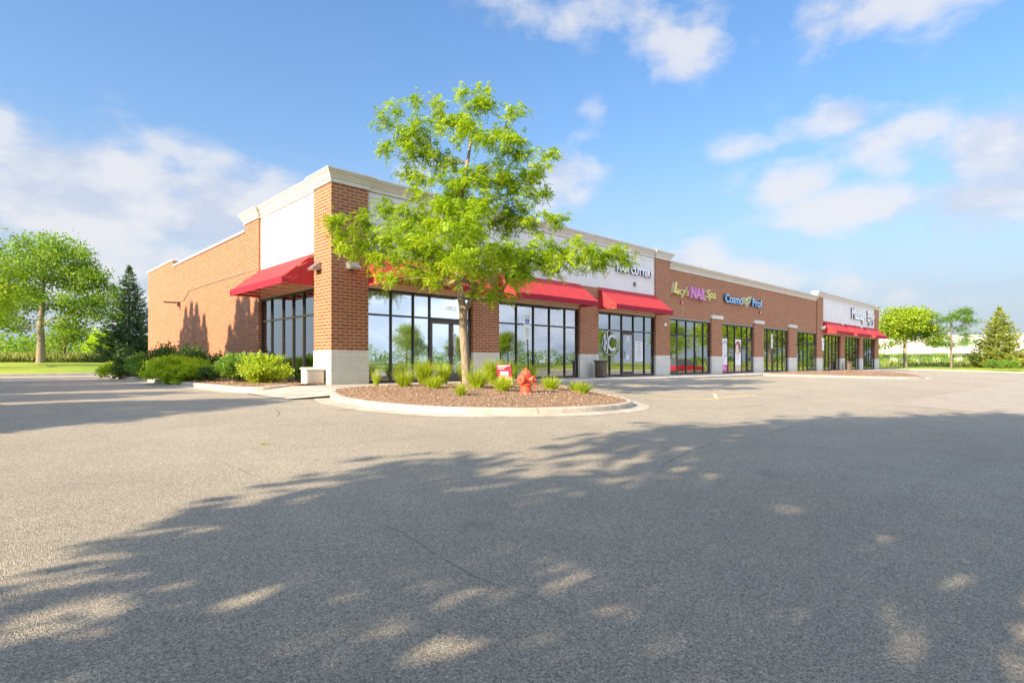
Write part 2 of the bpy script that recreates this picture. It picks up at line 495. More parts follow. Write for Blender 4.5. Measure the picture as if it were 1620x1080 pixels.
class MB:
    """collects geometry for ONE mesh"""
    def __init__(s, xf=None):
        s.v, s.f, s.mi, s.xf = [], [], [], xf

    def add(s, verts, faces, mi=0):
        o = len(s.v)
        s.v += [tuple(s.xf(*p)) if s.xf else tuple(p) for p in verts]
        s.f += [tuple(i + o for i in f) for f in faces]
        s.mi += [mi] * len(faces)
        return s

    def box(s, x0, x1, y0, y1, z0, z1, mi=0):
        return s.add([(x0, y0, z0), (x1, y0, z0), (x1, y1, z0), (x0, y1, z0), (x0, y0, z1), (x1, y0, z1), (x1, y1, z1), (x0, y1, z1)],
                     [(0, 3, 2, 1), (4, 5, 6, 7), (0, 1, 5, 4), (1, 2, 6, 5), (2, 3, 7, 6), (3, 0, 4, 7)], mi)

    def tube(s, pts, rad, n=8, mi=0, cap=True):
        pts = [Vector(p) for p in pts]
        rr = rad if isinstance(rad, (list, tuple)) else [rad] * len(pts)
        vs, fs = [], []
        up = Vector((0, 0, 1))
        prev = None
        for i, p in enumerate(pts):
            d = (pts[min(i + 1, len(pts) - 1)] - pts[max(i - 1, 0)])
            d = d.normalized() if d.length > 1e-9 else Vector((0, 0, 1))
            a = prev if prev is not None else (up if abs(d.z) < .9 else Vector((1, 0, 0)))
            a = (a - d * a.dot(d))
            a = a.normalized() if a.length > 1e-6 else d.orthogonal().normalized()
            b = d.cross(a)
            prev = a
            for k in range(n):
                t = 2 * math.pi * k / n
                vs.append(tuple(p + (a * math.cos(t) + b * math.sin(t)) * rr[i]))
        for i in range(len(pts) - 1):
            for k in range(n):
                k2 = (k + 1) % n
                fs.append((i * n + k, i * n + k2, (i + 1) * n + k2, (i + 1) * n + k))
        if cap:
            fs.append(tuple(range(n))[::-1])
            fs.append(tuple(range((len(pts) - 1) * n, len(pts) * n)))
        return s.add(vs, fs, mi)

    def lathe(s, prof, n=20, c=(0, 0, 0), M=None, mi=0):
        vs, fs = [], []
        for r, z in prof:
            for k in range(n):
                t = 2 * math.pi * k / n
                p = Vector((r * math.cos(t), r * math.sin(t), z))
                if M is not None: p = M @ p
                vs.append(tuple(p + Vector(c)))
        for i in range(len(prof) - 1):
            for k in range(n):
                k2 = (k + 1) % n
                fs.append((i * n + k, i * n + k2, (i + 1) * n + k2, (i + 1) * n + k))
        fs.append(tuple(range(n))[::-1])
        fs.append(tuple(range((len(prof) - 1) * n, len(prof) * n)))
        return s.add(vs, fs, mi)

    def build(s, name, mats, parent=None, smooth=False, bevel=0.0, recalc=True, **kw):
        me = bpy.data.meshes.new(name)
        me.from_pydata(s.v, [], s.f)
        if not isinstance(mats, (list, tuple)): mats = [mats]
        for m in mats: me.materials.append(m)
        if any(s.mi):
            me.polygons.foreach_set('material_index', s.mi)
        if recalc:
            bm = bmesh.new()
            bm.from_mesh(me)
            bmesh.ops.recalc_face_normals(bm, faces=bm.faces)
            bm.to_mesh(me)
            bm.free()
        if smooth:
            me.polygons.foreach_set('use_smooth', [True] * len(me.polygons))
        me.update()
        o = link(name, me, parent, **kw)
        if bevel:
            b = o.modifiers.new('bevel', 'BEVEL')
            b.width = bevel
            b.segments = 2
            b.limit_method = 'ANGLE'
            b.angle_limit = R(40)
        return o


def quads_mesh(name, V, mats, mi=None):
    """V: (n,4,3) array of quads"""
    n = len(V)
    me = bpy.data.meshes.new(name)
    me.vertices.add(n * 4)
    me.vertices.foreach_set('co', V.astype(np.float32).ravel())
    me.loops.add(n * 4)
    me.loops.foreach_set('vertex_index', np.arange(n * 4, dtype=np.int32))
    me.polygons.add(n)
    me.polygons.foreach_set('loop_start', np.arange(0, n * 4, 4, dtype=np.int32))
    me.polygons.foreach_set('loop_total', np.full(n, 4, dtype=np.int32))
    for m in (mats if isinstance(mats, (list, tuple)) else [mats]): me.materials.append(m)
    if mi is not None: me.polygons.foreach_set('material_index', mi.astype(np.int32))
    me.update(calc_edges=True)
    me.validate()
    return me


def norm(a):
    return a / np.maximum(np.linalg.norm(a, axis=-1, keepdims=True), 1e-9)


def leaf_quads(P, D, N, ln, wd):
    """diamond leaves at P pointing along D with face normal N"""
    D = norm(D)
    S = norm(np.cross(D, N))
    ln = np.asarray(ln).reshape(-1, 1)
    wd = np.asarray(wd).reshape(-1, 1)
    up = norm(np.cross(S, D))
    a = P
    b = P + D * ln * .45 + S * wd * .5
    c = P + D * ln - up * ln * .12
    d = P + D * ln * .45 - S * wd * .5
    return np.stack([a, b, c, d], 1)


# ------------------------------------------------------------------ ground levels
def zlot(x, y):
    z = -0.10 if y > -2.6 else max(-0.10 - 0.0375 * (-2.6 - y), -0.75)
    if x < -1.0: z -= 0.06 * min(1.0, (-1.0 - x) / 1.5)
    return z


LOT = [(-14, 31), (61.8, 31), (61.8, -0.3), (70, -10.7), (74, -25), (76, -60), (-14, -60)]
xs = [-14, -10, -6, -4, -2.5, -1.75, -1.0, 2, 8, 20, 40, 60, 70, 78]
ys = [-60, -40, -20, -19.93, -16, -12, -8, -5, -2.6, -1, 5, 15, 25, 31]
mb = MB()
vs = [(x, y, zlot(x, y)) for y in ys for x in xs]
fs = [(j * len(xs) + i, j * len(xs) + i + 1, (j + 1) * len(xs) + i + 1, (j + 1) * len(xs) + i) for j in range(len(ys) - 1) for i in range(len(xs) - 1)]
mb.add(vs, fs).build('parking_lot', ASPH, kind='structure')


def subdiv(pts, step, closed=True):
    o = []
    n = len(pts)
    for i in range(n if closed else n - 1):
        a, b = Vector(pts[i]), Vector(pts[(i + 1) % n])
        k = max(1, int((b - a).length / step))
        for j in range(k): o.append(a.lerp(b, j / k))
    if not closed: o.append(Vector(pts[-1]))
    return o


def chaikin(pts, it=2, closed=False):
    pts = [Vector(p) for p in pts]
    for _ in range(it):
        q = [] if closed else [pts[0]]
        n = len(pts)
        for i in range(n if closed else n - 1):
            a, b = pts[i], pts[(i + 1) % n]
            q += [a.lerp(b, .25), a.lerp(b, .75)]
        if not closed: q.append(pts[-1])
        pts = q
    return pts


def offset(pts, d, closed):
    """offset to the left of travel direction by d"""
    n = len(pts)
    res = []
    for i, p in enumerate(pts):
        a = pts[(i - 1) % n] if (closed or i > 0) else p
        b = pts[(i + 1) % n] if (closed or i < n - 1) else p
        t = (b - a)
        t = t.normalized() if t.length > 1e-9 else Vector((1, 0))
        res.append(p + Vector((-t.y, t.x)) * d)
    return res


def kerb(name, pts, closed, side=1, h=0.13, gutter=True, width=.15):
    """pts = foot of the road face; the kerb body lies to the left (side=1) of travel"""
    pts = [Vector(p) for p in pts]
    o1 = offset(pts, .02 * side, closed)
    o2 = offset(pts, .045 * side, closed)
    o3 = offset(pts, (width) * side, closed)
    o0 = offset(pts, -.36 * side, closed)
    m = MB()
    n = len(pts)
    rows = []
    for i in range(n):
        z = zlot(*pts[i])
        zg = zlot(*o0[i])
        rows.append([(o0[i].x, o0[i].y, zg + .005), (pts[i].x, pts[i].y, z + .012), (o1[i].x, o1[i].y, z + h - .025), (o2[i].x, o2[i].y, z + h), (o3[i].x, o3[i].y, z + h + .004), (o3[i].x, o3[i].y, z - .1)])
    if not gutter: rows = [r[1:] for r in rows]
    k = len(rows[0])
    m.add([p for r in rows for p in r], [((i % n) * k + j, (i % n) * k + j + 1, ((i + 1) % n) * k + j + 1, ((i + 1) % n) * k + j) for i in range(n if closed else n - 1) for j in range(k - 1)])
    m.build(name, KERBM, kind='structure')
    return o3


def ring_ground(name, poly, zf, mats, rings, rise, kind='structure', noise=.012, sub=.2, zc=None):
    """fill a star-shaped outline with rings rising towards the middle"""
    pts = subdiv(poly, sub)
    c = sum(pts, Vector((0, 0))) / len(pts)
    m = MB()
    n = len(pts)
    vs = []
    for r in rings:
        for p in pts:
            q = c + (p - c) * r
            d = (p - q).length
            vs.append((q.x, q.y, zf(q.x, q.y) + rise * (1 - math.exp(-d / 1.6)) + random.uniform(-noise, noise) * (1 if r < 1 else 0)))
    fs = [(a * n + i, a * n + (i + 1) % n, (a + 1) * n + (i + 1) % n, (a + 1) * n + i) for a in range(len(rings) - 1) for i in range(n)]
    vs.append((c.x, c.y, zf(c.x, c.y) + rise))
    fs += [((len(rings) - 1) * n + i, (len(rings) - 1) * n + (i + 1) % n, len(vs) - 1) for i in range(n)]
    m.add(vs, fs)
    return m.build(name, mats, kind=kind, smooth=True)


# lawn all around the lot (one sheet: kerb line, bank, far field)
lp = subdiv(LOT, 4.0)
ring1 = offset(lp, .16, True)


def lawn_z(p, d):
    base = zlot(p.x, p.y) + .12
    if d < 1: return base
    if p.y > 29: return .70 if p.x < 58 else .35
    if p.x > 55: return .17
    return .25


mb = MB()
n = len(lp)
cen = Vector((28, -14))
rows = []
for d, wgt in ((.14, 0), (3, .25), (8, .72), (14, 1), (40, 1), (900, 1)):
    row = []
    for p in lp:
        # outward = right of travel for this clockwise outline
        q = p + (p - cen).normalized() * 0
        row.append((p, d, wgt))
    rows.append(row)
vs = []
offs = {}
for d, w in ((.14, 0), (3, .25), (8, .72), (14, 1), (40, 1), (900, 1)):
    oo = offset(lp, d, True)
    # corners: push outward on both axes
    for i, p in enumerate(lp):
        q = oo[i]
        z0 = lawn_z(p, 0)
        z1 = lawn_z(p, 5)
        if d >= 900:
            q = p + (p - cen).normalized() * 900
            z1 = min(z1, .45)
        vs.append((q.x, q.y, z0 + (z1 - z0) * w))
fs = [(a * n + i, a * n + (i + 1) % n, (a + 1) * n + (i + 1) % n, (a + 1) * n + i) for a in range(5) for i in range(n)]
mb.add(vs, fs).build('lawn', LAWN, kind='structure', smooth=True)
kerb('lot_kerb', lp, True, side=1, h=.12, width=.16)

# sidewalk along the front and its apron round the corner
m = MB()
m.add([(-1.2, -2.5, -.02), (61.4, -2.5, -.02), (61.4, .4, 0), (-1.2, .4, 0), (-1.2, -2.5, -.3), (61.4, -2.5, -.3), (61.4, .4, -.3), (-1.2, .4, -.3)],
      [(0, 1, 2, 3), (0, 4, 5, 1), (1, 5, 6, 2), (2, 6, 7, 3), (3, 7, 4, 0)])
m.add([(-1.2, -2.5, -.021), (-1.2, .05, -.001), (-2.62, -.45, -.13), (-2.62, -3.2, -.16), (-1.7, -3.6, -.10), (-1.2, -3.0, -.04)], [(0, 1, 2, 3, 4, 5)])
m.build('sidewalk', CONC, kind='structure', bevel=.012)
mb = MB()
mb.add([(3, -2.504, -.018), (25.4, -2.504, -.018), (25.4, -2.504, -.12), (3, -2.504, -.12)], [(0, 1, 2, 3)])

# planting island in front of the corner
ISL = chaikin([(-1.2, -2.5), (-1.7, -3.3), (-2.05, -4.5), (-1.98, -5.8), (-1.6, -7.2), (-.9, -8.15), (.3, -8.8), (1.7, -9.05), (2.9, -8.9), (3.7, -8.1), (4.3, -6.9), (5.0, -5.3), (5.9, -3.9), (6.9, -2.52)], 2)
inner = kerb('island_kerb', ISL, False, side=1, h=.125)
isl_poly = [Vector(p) for p in inner] + [Vector((5.0, -2.46)), Vector((2.5, -2.40)), (Vector((.6, -2.30)))]


def isl_z(x, y):
    z = zlot(x, y) + .120
    if y > -3.4: z = z * (1 - (y + 3.4)) + (-.01) * (y + 3.4) if y < -2.4 else -.005
    return z


ISL_C = sum(subdiv(isl_poly, .2), Vector((0, 0)))
ISL_C = ISL_C / len(subdiv(isl_poly, .2))
ring_ground('mulch_bed', isl_poly, isl_z, MULCH, (1.0, .96, .88, .78, .66, .52, .38, .24, .12), .14)


def chips(name, poly, zf, rise, count, ctr=None, size=.05):
    pts = subdiv(poly, .1)
    c = sum(pts, Vector((0, 0))) / len(pts)
    P = np.zeros((count, 3))
    for i in range(count):
        p = pts[random.randrange(len(pts))]
        t = math.sqrt(random.random()) * .99
        q = c + (p - c) * t
        d = (p - q).length
        P[i] = (q.x, q.y, zf(q.x, q.y) + rise * (1 - math.exp(-d / 1.6)) + random.uniform(.002, .022))
    D = rng.normal(size=(count, 3)) * (1, 1, .35)
    N = rng.normal(size=(count, 3)) * .5 + (0, 0, 1)
    V = leaf_quads(P, D, N, rng.uniform(.5, 1.5, count) * size * .8, rng.uniform(.2, .45, count) * size)
    return link(name, quads_mesh(name, V, CHIPS), kind='stuff')


chips('mulch_chips', isl_poly, isl_z, .14, 15000)

# second island far along the frontage
ISL2 = chaikin([(24.9, -2.7), (26.6, -3.6), (28.6, -5.5), (31, -7.6), (33.2, -8.6), (35.6, -8.5), (38.6, -7.6), (41.0, -6.5), (42.2, -5.0), (41.8, -2.52)], 2)
inner2 = kerb('far_island_kerb', ISL2, False, side=1, h=.125)
isl2_poly = [Vector(p) for p in inner2] + [Vector((38, -2.5)), Vector((32, -2.5)), Vector((27.5, -2.5))]
ring_ground('far_mulch_bed', isl2_poly, isl_z, MULCH, (1.0, .95, .85, .7, .5, .3, .15), .16, sub=.4)
chips('far_mulch_chips', isl2_poly, isl_z, .16, 5000, size=.06)

# planter bed along the side wall
SK = chaikin([(-1.35, -.1), (-2.2, -.25), (-2.5, .5), (-2.5, 1.5)], 2) + [Vector((-2.5, y)) for y in (4, 8, 12, 16, 19)] + chaikin([(-2.5, 21), (-2.2, 24), (-1.0, 25.6), (.5, 25.8)], 2)
SKo = kerb('side_kerb', list(reversed(SK)), False, side=1, h=.15)
side_poly = [Vector((-1.2, .06)), Vector((-2.35, .6)), Vector((-2.36, 20.6)), Vector((-1.8, 24.4)), Vector((.5, 25.6)), Vector((.02, 24.0)), Vector((.02, .06))]
m = MB()
vs, fs = [], []
NY = 60
for j in range(NY + 1):
    y = .05 + 24.9 * j / NY
    for i, fx in enumerate((0, .15, .4, .7, 1)):
        x0 = -2.36 if y > .7 else -1.3 - (y - .05) * 1.5
        if y > 21: x0 = -2.36 + (y - 21) * .3
        x = x0 + (.05 - x0) * fx
        vs.append((x, y, -.01 + .05 * math.sin(math.pi * fx) + random.uniform(-.012, .012)))
for j in range(NY):
    for i in range(4):
        fs.append((j * 5 + i, j * 5 + i + 1, (j + 1) * 5 + i + 1, (j + 1) * 5 + i))
m.add(vs, fs).build('side_mulch_bed', MULCH, kind='structure', smooth=True)
cnt = 6000
P = np.stack([rng.uniform(-2.3, -.02, cnt), rng.uniform(.1, 12, cnt) ** 1.0, rng.uniform(.0, .05, cnt)], 1)
P = P[(P[:, 1] > .7) | (P[:, 0] > -1.2)]
k = len(P)
V = leaf_quads(P, rng.normal(size=(k, 3)) * (1, 1, .3), rng.normal(size=(k, 3)) * .5 + (0, 0, 1), rng.uniform(.03, .08, k), rng.uniform(.012, .03, k))
link('side_mulch_chips', quads_mesh('side_mulch_chips', V, CHIPS), kind='stuff')


# painted stall lines (sheets 4 mm over the asphalt)
def stripe(m, a, b, w=.1, dz=.006):
    a, b = Vector(a), Vector(b)
    t = (b - a).normalized()
    s = Vector((-t.y, t.x)) * w / 2
    k = max(1, int((b - a).length / .8))
    vs = []
    for i in range(k + 1):
        p = a.lerp(b, i / k)
        for q in (p + s, p - s): vs.append((q.x, q.y, zlot(q.x, q.y) + dz))
    m.add(vs, [(2 * i, 2 * i + 1, 2 * i + 3, 2 * i + 2) for i in range(k)])


m = MB()
stripe(m, (4.9, -7.9), (6.3, -8.6))
stripe(m, (6.3, -8.65), (9.6, -8.75))
for x in (6.9, 9.8, 12.7, 15.6, 18.5, 21.4):
    stripe(m, (x, -8.4), (x, -3.2))
stripe(m, (8.75, -7.8), (6.9, -8.8))
for x in (46, 49, 52, 55, 58):
    stripe(m, (x, -8.0), (x, -3.2))
m.build('stall_lines', YELLOW, kind='structure')

# newer paving laid on the right of the lot, a slightly different mix
m = MB()
pp = [(9.8, -12.12), (44, -12.4), (62, -13.2), (62, -19.9), (9.8, -19.9)]
vs = []
for x in (9.8, 16, 24, 34, 44, 54, 62):
    for y in (-12.15 - .012 * (x - 9.8), -14, -16, -18, -19.9):
        vs.append((x, y, zlot(x, y) + .004))
m.add(vs, [(5 * i + j, 5 * i + j + 1, 5 * i + j + 6, 5 * i + j + 5) for i in range(6) for j in range(4)])
m.build('paving_patch', simple('newer_paving', (.315, .28, .228), .9, var=.12, scale=3, bs=.4, bscale=90), kind='structure')

# sealed seams and wandering cracks
m = MB()


def crack(pts, w=.012, jit=.02):
    pts = subdiv(pts, .06, False)
    vs = []
    off = 0
    for i, p in enumerate(pts):
        t = (pts[min(i + 1, len(pts) - 1)] - pts[max(i - 1, 0)]).normalized()
        s = Vector((-t.y, t.x))
        off = off * .9 + random.uniform(-jit, jit)
        ww = w * max(.05, math.sin(i * .11) * .5 + random.uniform(.0, .8))
        for q in (p + s * (off + ww), p + s * (off - ww)): vs.append((q.x, q.y, zlot(q.x, q.y) + .004))
    m.add(vs, [(2 * i, 2 * i + 1, 2 * i + 3, 2 * i + 2) for i in range(len(pts) - 1)])


crack([(-5.9, -9.0), (-5.62, -12.6), (-5.72, -13.5), (-5.63, -14.0), (-5.76, -14.65), (-5.83, -15.2), (-5.8, -19)], .0035, .008)
crack([(-2.2, -12.6), (-1.8, -12.5), (-.9, -12.37), (.9, -12.41), (4.1, -12.2), (12, -12.1)], .006, .01)
crack([(-4.2, -1.6), (-3.6, -3.0), (-3.4, -4.6), (-3.9, -6.0)], .010, .02)
crack([(-12, 3.2), (-7, 3.0), (-2.9, 3.3)], .012, .02)
crack([(5, -10.2), (14, -10.4), (24, -10.1)], .010, .02)
m.build('asphalt_cracks', TAR, kind='structure')

# ------------------------------------------------------------------ the building
B = empty('shopping_building', (0, 0, 0), 'long single-storey brick and white stucco row of shops with red awnings and dark glass fronts', 'building')


def front(u, d, z): return (u, d, z)          # u along the front, d = depth into the building
def sidef(u, d, z): return (d, u, z)          # u along the side wall


ZS, ZH, ZT = 1.05, 3.06, 2.22
# base blocks
for a, b in ((5.55, 6.87), (11.75, 13.10), (17.95, 19.37), (24.1, 25.45), (30.1, 31.6), (36.2, 37.7), (42.25, 43.7), (48.3, 49.45), (54.1, 55.2), (59.45, 60.87)):
    MB().box(a - .006, b + .006, -.012, .31, -.08, ZS).build('stone_base', BLOCK, B, bevel=.006)
MB().box(-.012, 1.262, -.012, 1.212, -.08, ZS).build('stone_base', BLOCK, B, bevel=.006)
MB(sidef).box(5.96, 7.47, -.012, .31, -.08, ZS).build('stone_base', BLOCK, B, bevel=.006)
# full-height brick pilasters
MB().box(0, 1.25, 0, 1.2, ZS, 6.2).build('brick_pilaster', BRICK, B)
for a, b in ((17.95, 19.37), (42.25, 43.7), (59.45, 60.87)):
    MB().box(a, b, 0, .4, ZS, 6.2).build('brick_pilaster', BRICK, B)
MB(sidef).box(5.97, 7.46, 0, .4, ZS, 6.2).build('brick_pilaster', BRICK, B)
# piers between shop windows
for a, b in ((5.55, 6.87), (11.75, 13.10)):
    MB().box(a, b, 0, .3, ZS, 4.13).build('brick_pier', BRICK, B)
for a, b in ((48.3, 49.45), (54.1, 55.2)):
    MB().box(a, b, 0, .3, ZS, 3.12).build('brick_pier', BRICK, B)
for a, b in ((24.1, 25.45), (30.1, 31.6), (36.2, 37.7)):
    p = MB().box(a, b, 0, .3, ZS, 3.30).build('brick_pier', BRICK, B)
    MB().box(a - .05, b + .05, -.06, .24, 3.302, 3.52).build('pier_cap', CORN, p, bevel=.01)
# stucco and brick upper walls
MB().box(1.25, 17.95, .08, .36, ZH, 6.12).build('stucco_panel', EIFS, B)
MB().box(43.7, 59.45, .08, .36, ZH, 6.12).build('stucco_panel', EIFS, B)
MB(sidef).box(1.2, 5.97, .08, .36, ZH, 6.12).build('stucco_panel', EIFS, B)
MB().box(19.37, 42.25, .08, .36, ZH, 5.80).build('brick_wall', BRICK, B)
MB().box(19.37, 42.25, .05, .10, ZH + .0, ZH + .06).build('steel_lintel', GREY, B)
# side, rear and east walls
MB(sidef).box(7.46, 18.6, .012, .36, -.08, 5.84).build('brick_wall', BRICK, B)
MB(sidef).box(18.6, 24.6, .012, .36, -.08, 6.17).build('brick_wall', BRICK, B)
MB().box(.36, 60.87, 24.25, 24.6, -.08, 6.17).build('brick_wall', BRICK, B)
MB().box(60.5, 60.86, .4, 24.25, -.08, 5.9).build('brick_wall', BRICK, B)
MB().box(.36, 3.6, 18.6, 18.9, 5.3, 6.17).build('brick_wall', BRICK, B)
MB().box(.36, 60.5, .36, 24.25, 5.30, 5.36).build('flat_roof', ROOFM, B)
# white metal copings
m = MB()
m.box(-.04, .42, 7.46, 18.56, 5.842, 5.93)
m.box(-.04, .42, 18.56, 24.64, 6.172, 6.26)
m.box(.42, 3.65, 18.56, 18.96, 6.172, 6.26)
m.box(.42, 60.92, 24.2, 24.64, 6.172, 6.26)
m.box(60.46, 60.92, .4, 24.2, 5.902, 5.98)
m.build('coping', COPING, B, bevel=.008)


def cornice(path, zb, ztop, d0=.04, dmax=.2, name='cornice'):
    """moulding swept along a path with mitred corners; outward = right of travel"""
    H = ztop - zb
    prof = [(0.0, 0), (d0, 0), (d0, .30), (d0 + .03, .33), (d0 + .035, .42), (d0 + .06, .50), (d0 + (dmax - d0) * .55, .66), (dmax - .03, .76), (dmax - .03, .86), (dmax, .88), (dmax, 1.0), (-.02, 1.0)]
    pts = [Vector(p) for p in path]
    n = len(pts)
    rows = []
    for i, p in enumerate(pts):
        def nrm(a, b):
            t = (b - a).normalized()
            return Vector((t.y, -t.x))
        if i == 0: N = nrm(pts[0], pts[1])
        elif i == n - 1: N = nrm(pts[-2], pts[-1])
        else:
            n1_, n2_ = nrm(pts[i - 1], p), nrm(p, pts[i + 1])
            N = (n1_ + n2_) / (1 + n1_.dot(n2_))
        rows.append([(p.x + N.x * d, p.y + N.y * d, zb + H * z) for d, z in prof])
    k = len(prof)
    m = MB()
    m.add([q for r in rows for q in r], [(i * k + j, (i + 1) * k + j, (i + 1) * k + j + 1, i * k + j + 1) for i in range(n - 1) for j in range(k - 1)])
    m.add([q for q in rows[0]], [tuple(range(k))])
    m.add([q for q in rows[-1]], [tuple(range(k))])
    # solid core so the top is closed from the rear
    return m.build(name, CORN, B)


# corner block: side pilaster -> side stucco -> corner pilaster -> front stucco -> pilaster, one run
cornice([(.4, 7.46), (0, 7.46), (0, 5.97), (.08, 5.97), (.08, 1.2), (0, 1.2), (0, 0), (1.25, 0), (1.25, .08), (17.95, .08), (17.95, 0), (19.37, 0), (19.37, .4)], 6.13, 6.52)
cornice([(19.372, .08), (42.248, .08)], 5.74, 6.13, d0=.04, dmax=.26)
cornice([(42.25, .4), (42.25, 0), (43.7, 0), (43.7, .08), (59.45, .08), (59.45, 0), (60.87, 0), (60.87, 1.2)], 6.13, 6.52)
m = MB()
m.box(-.018, .42, 5.97, 7.44, 6.49, 6.515)
m.box(.06, .42, 1.2, 5.97, 6.49, 6.515)
m.box(0, 1.25, .0, 1.2, 6.49, 6.515)
m.box(1.25, 19.35, .06, .42, 6.49, 6.515)
m.box(19.38, 42.24, .06, .42, 6.10, 6.125)
m.box(42.26, 60.85, .06, .42, 6.49, 6.515)
m.box(.36, .42, 1.2, 7.44, 5.36, 6.49)
m.box(1.25, 19.35, .36, .42, 5.36, 6.49)
m.box(19.38, 42.24, .36, .42, 5.36, 6.10)
m.box(42.26, 60.85, .36, .42, 5.36, 6.49)
m.build('parapet_back', COPING, B)
# reveal line scored in the stucco a little under the cornice
MB().box(1.27, 17.93, .068, .0805, 5.93, 5.955).build('stucco_band', CORN, B)
MB().box(43.72, 59.43, .068, .0805, 5.93, 5.955).build('stucco_band', CORN, B)
MB(sidef).box(1.22, 5.95, .068, .0805, 5.93, 5.955).build('stucco_band', CORN, B)


# ---- shop windows: frame, glass, blinds, doors
def door_leaf(W_, xf, u0, u1, hinge, big=False):
    d = .105
    m = MB(xf)
    st = .075
    m.box(u0, u0 + st, d, d + .045, .02, ZT - .06)
    m.box(u1 - st, u1, d, d + .045, .02, ZT - .06)
    m.box(u0 + st, u1 - st, d, d + .045, .02, .24)
    m.box(u0 + st, u1 - st, d, d + .045, ZT - .18, ZT - .06)
    D = m.build('door', DOORM, W_, bevel=.004)
    MB(xf).box(u0 + st, u1 - st, d + .018, d + .026, .24, ZT - .18).build('door_glass', GLASS, W_)
    h = MB(xf)
    uh = u1 - .05 if hinge < 0 else u0 + .05
    h.tube([(uh, d, .92), (uh, d - .07, .92), (uh, d - .07, 1.22), (uh, d, 1.22)], .013, 8)
    # wide back-loop pull seen face on
    h.tube([(uh, d - .07, .92), (uh + .09 * hinge, d - .07, .92), (uh + .09 * hinge, d - .07, 1.22), (uh, d - .07, 1.22)], .011, 8)
    h.build('door_handle', DARKM, W_, smooth=True)


def storefront(xf, u0, u1, mull, doors=(), blinds=False, name='shop_window', skip_bottom=()):
    W_ = MB(xf)
    d0, d1, w = .105, .205, .055
    W_.box(u0, u0 + w, d0, d1, 0, ZH)
    W_.box(u1 - w, u1, d0, d1, 0, ZH)
    W_.box(u0 + w, u1 - w, d0, d1, ZH - .075, ZH - .001)
    allm = [u0 + w / 2] + list(mull) + [u1 - w / 2]
    for q in mull:
        top = ZH - .075
        W_.box(q - w / 2, q + w / 2, d0 - .004, d1, 0, top)
    for i in range(len(allm) - 1):
        a, b = allm[i] + w / 2, allm[i + 1] - w / 2
        W_.box(a, b, d0 + .004, d1, ZT - .03, ZT + .03)
        if i not in doors:
            W_.box(a, b, d0 + .004, d1, 0, .10)
    F_ = W_.build(name, FRAME, B, bevel=.003)
    G = MB(xf)
    for i in range(len(allm) - 1):
        a, b = allm[i] + w / 2, allm[i + 1] - w / 2
        G.box(a, b, .150, .158, ZT + .03, ZH - .075)
        if i not in doors:
            G.box(a, b, .150, .158, .10, ZT - .03)
    G.build('glass', GLASS, F_)
    for i in doors:
        a, b = allm[i] + w / 2, allm[i + 1] - w / 2
        if b - a > 1.3:
            c = (a + b) / 2
            door_leaf(F_, xf, a + .004, c - .004, -1)
            door_leaf(F_, xf, c + .004, b - .004, 1)
        else:
            door_leaf(F_, xf, a + .004, b - .004, 1)
    if blinds:
        S = MB(xf)
        for i in range(len(allm) - 1):
            a, b = allm[i] + w / 2 + .01, allm[i + 1] - w / 2 - .01
            z = .12
            tilt = .013
            while z < ZH - .09:
                S.add([(a, .235, z), (b, .235, z), (b, .205, z + .047), (a, .205, z + .047)], [(0, 1, 2, 3)])
                z += .052
        S.build('blinds', BLIND, F_, recalc=False)
    return F_


storefront(front, 1.25, 5.55, (2.15, 3.02, 3.70), doors=(3,), blinds=True)
storefront(front, 6.87, 11.75, (7.92, 8.90, 9.87, 10.87), blinds=True)
storefront(front, 13.10, 17.95, (14.14, 15.10, 16.09, 17.08), doors=(2,))
storefront(front, 19.37, 24.10, (20.33, 21.30, 22.29, 23.27), doors=(0,))
storefront(front, 25.45, 30.10, (26.46, 27.43, 28.43, 29.25), doors=(4,))
storefront(front, 31.60, 36.20, (32.52, 33.44, 34.36, 35.28))
storefront(front, 37.70, 42.25, (38.6, 39.5, 40.4), doors=(3,))
storefront(front, 43.70, 48.30, (44.6, 45.5, 46.4, 47.4))
storefront(front, 49.45, 54.10, (50.4, 51.3, 52.2, 53.2))
storefront(front, 55.20, 59.45, (56.1, 56.9, 57.7, 58.6))
storefront(sidef, 1.20, 5.97, (2.26, 3.10, 3.97, 5.03), blinds=True)

# interiors: floor, ceiling, party walls and rear wall of the shops
m = MB()
m.box(.4, 60.4, .25, 9.0, -.03, .004)
m.build('shop_floor', INT_F, B)
m = MB()
m.box(.4, 60.4, .4, 9.0, 3.2, 3.24)
m.box(.4, 60.4, 9.0, 9.1, 0, 3.2)
for x in (12.4, 18.6, 24.75, 30.8, 36.9, 42.9):
    m.box(x - .06, x + .06, .4, 9.0, 0, 3.2)
m.build('shop_interior', INT_W, B)
FIT = simple('dark_fittings', (.12, .10, .09), .5)
for x0, y0 in ((15.2, 5), (20.2, 4), (22.0, 6), (27, 5), (33, 5), (39, 5), (46, 4.5), (52, 5)):
    MB().box(x0, x0 + 2.2, y0, y0 + .5, .01, 1.05).build('shop_counter', FIT, B, bevel=.02)
    MB().box(x0 + .1, x0 + 2.1, y0 + 1.8, y0 + 2.1, .01, 2.0).build('display_shelf', INT_W, B, bevel=.02)


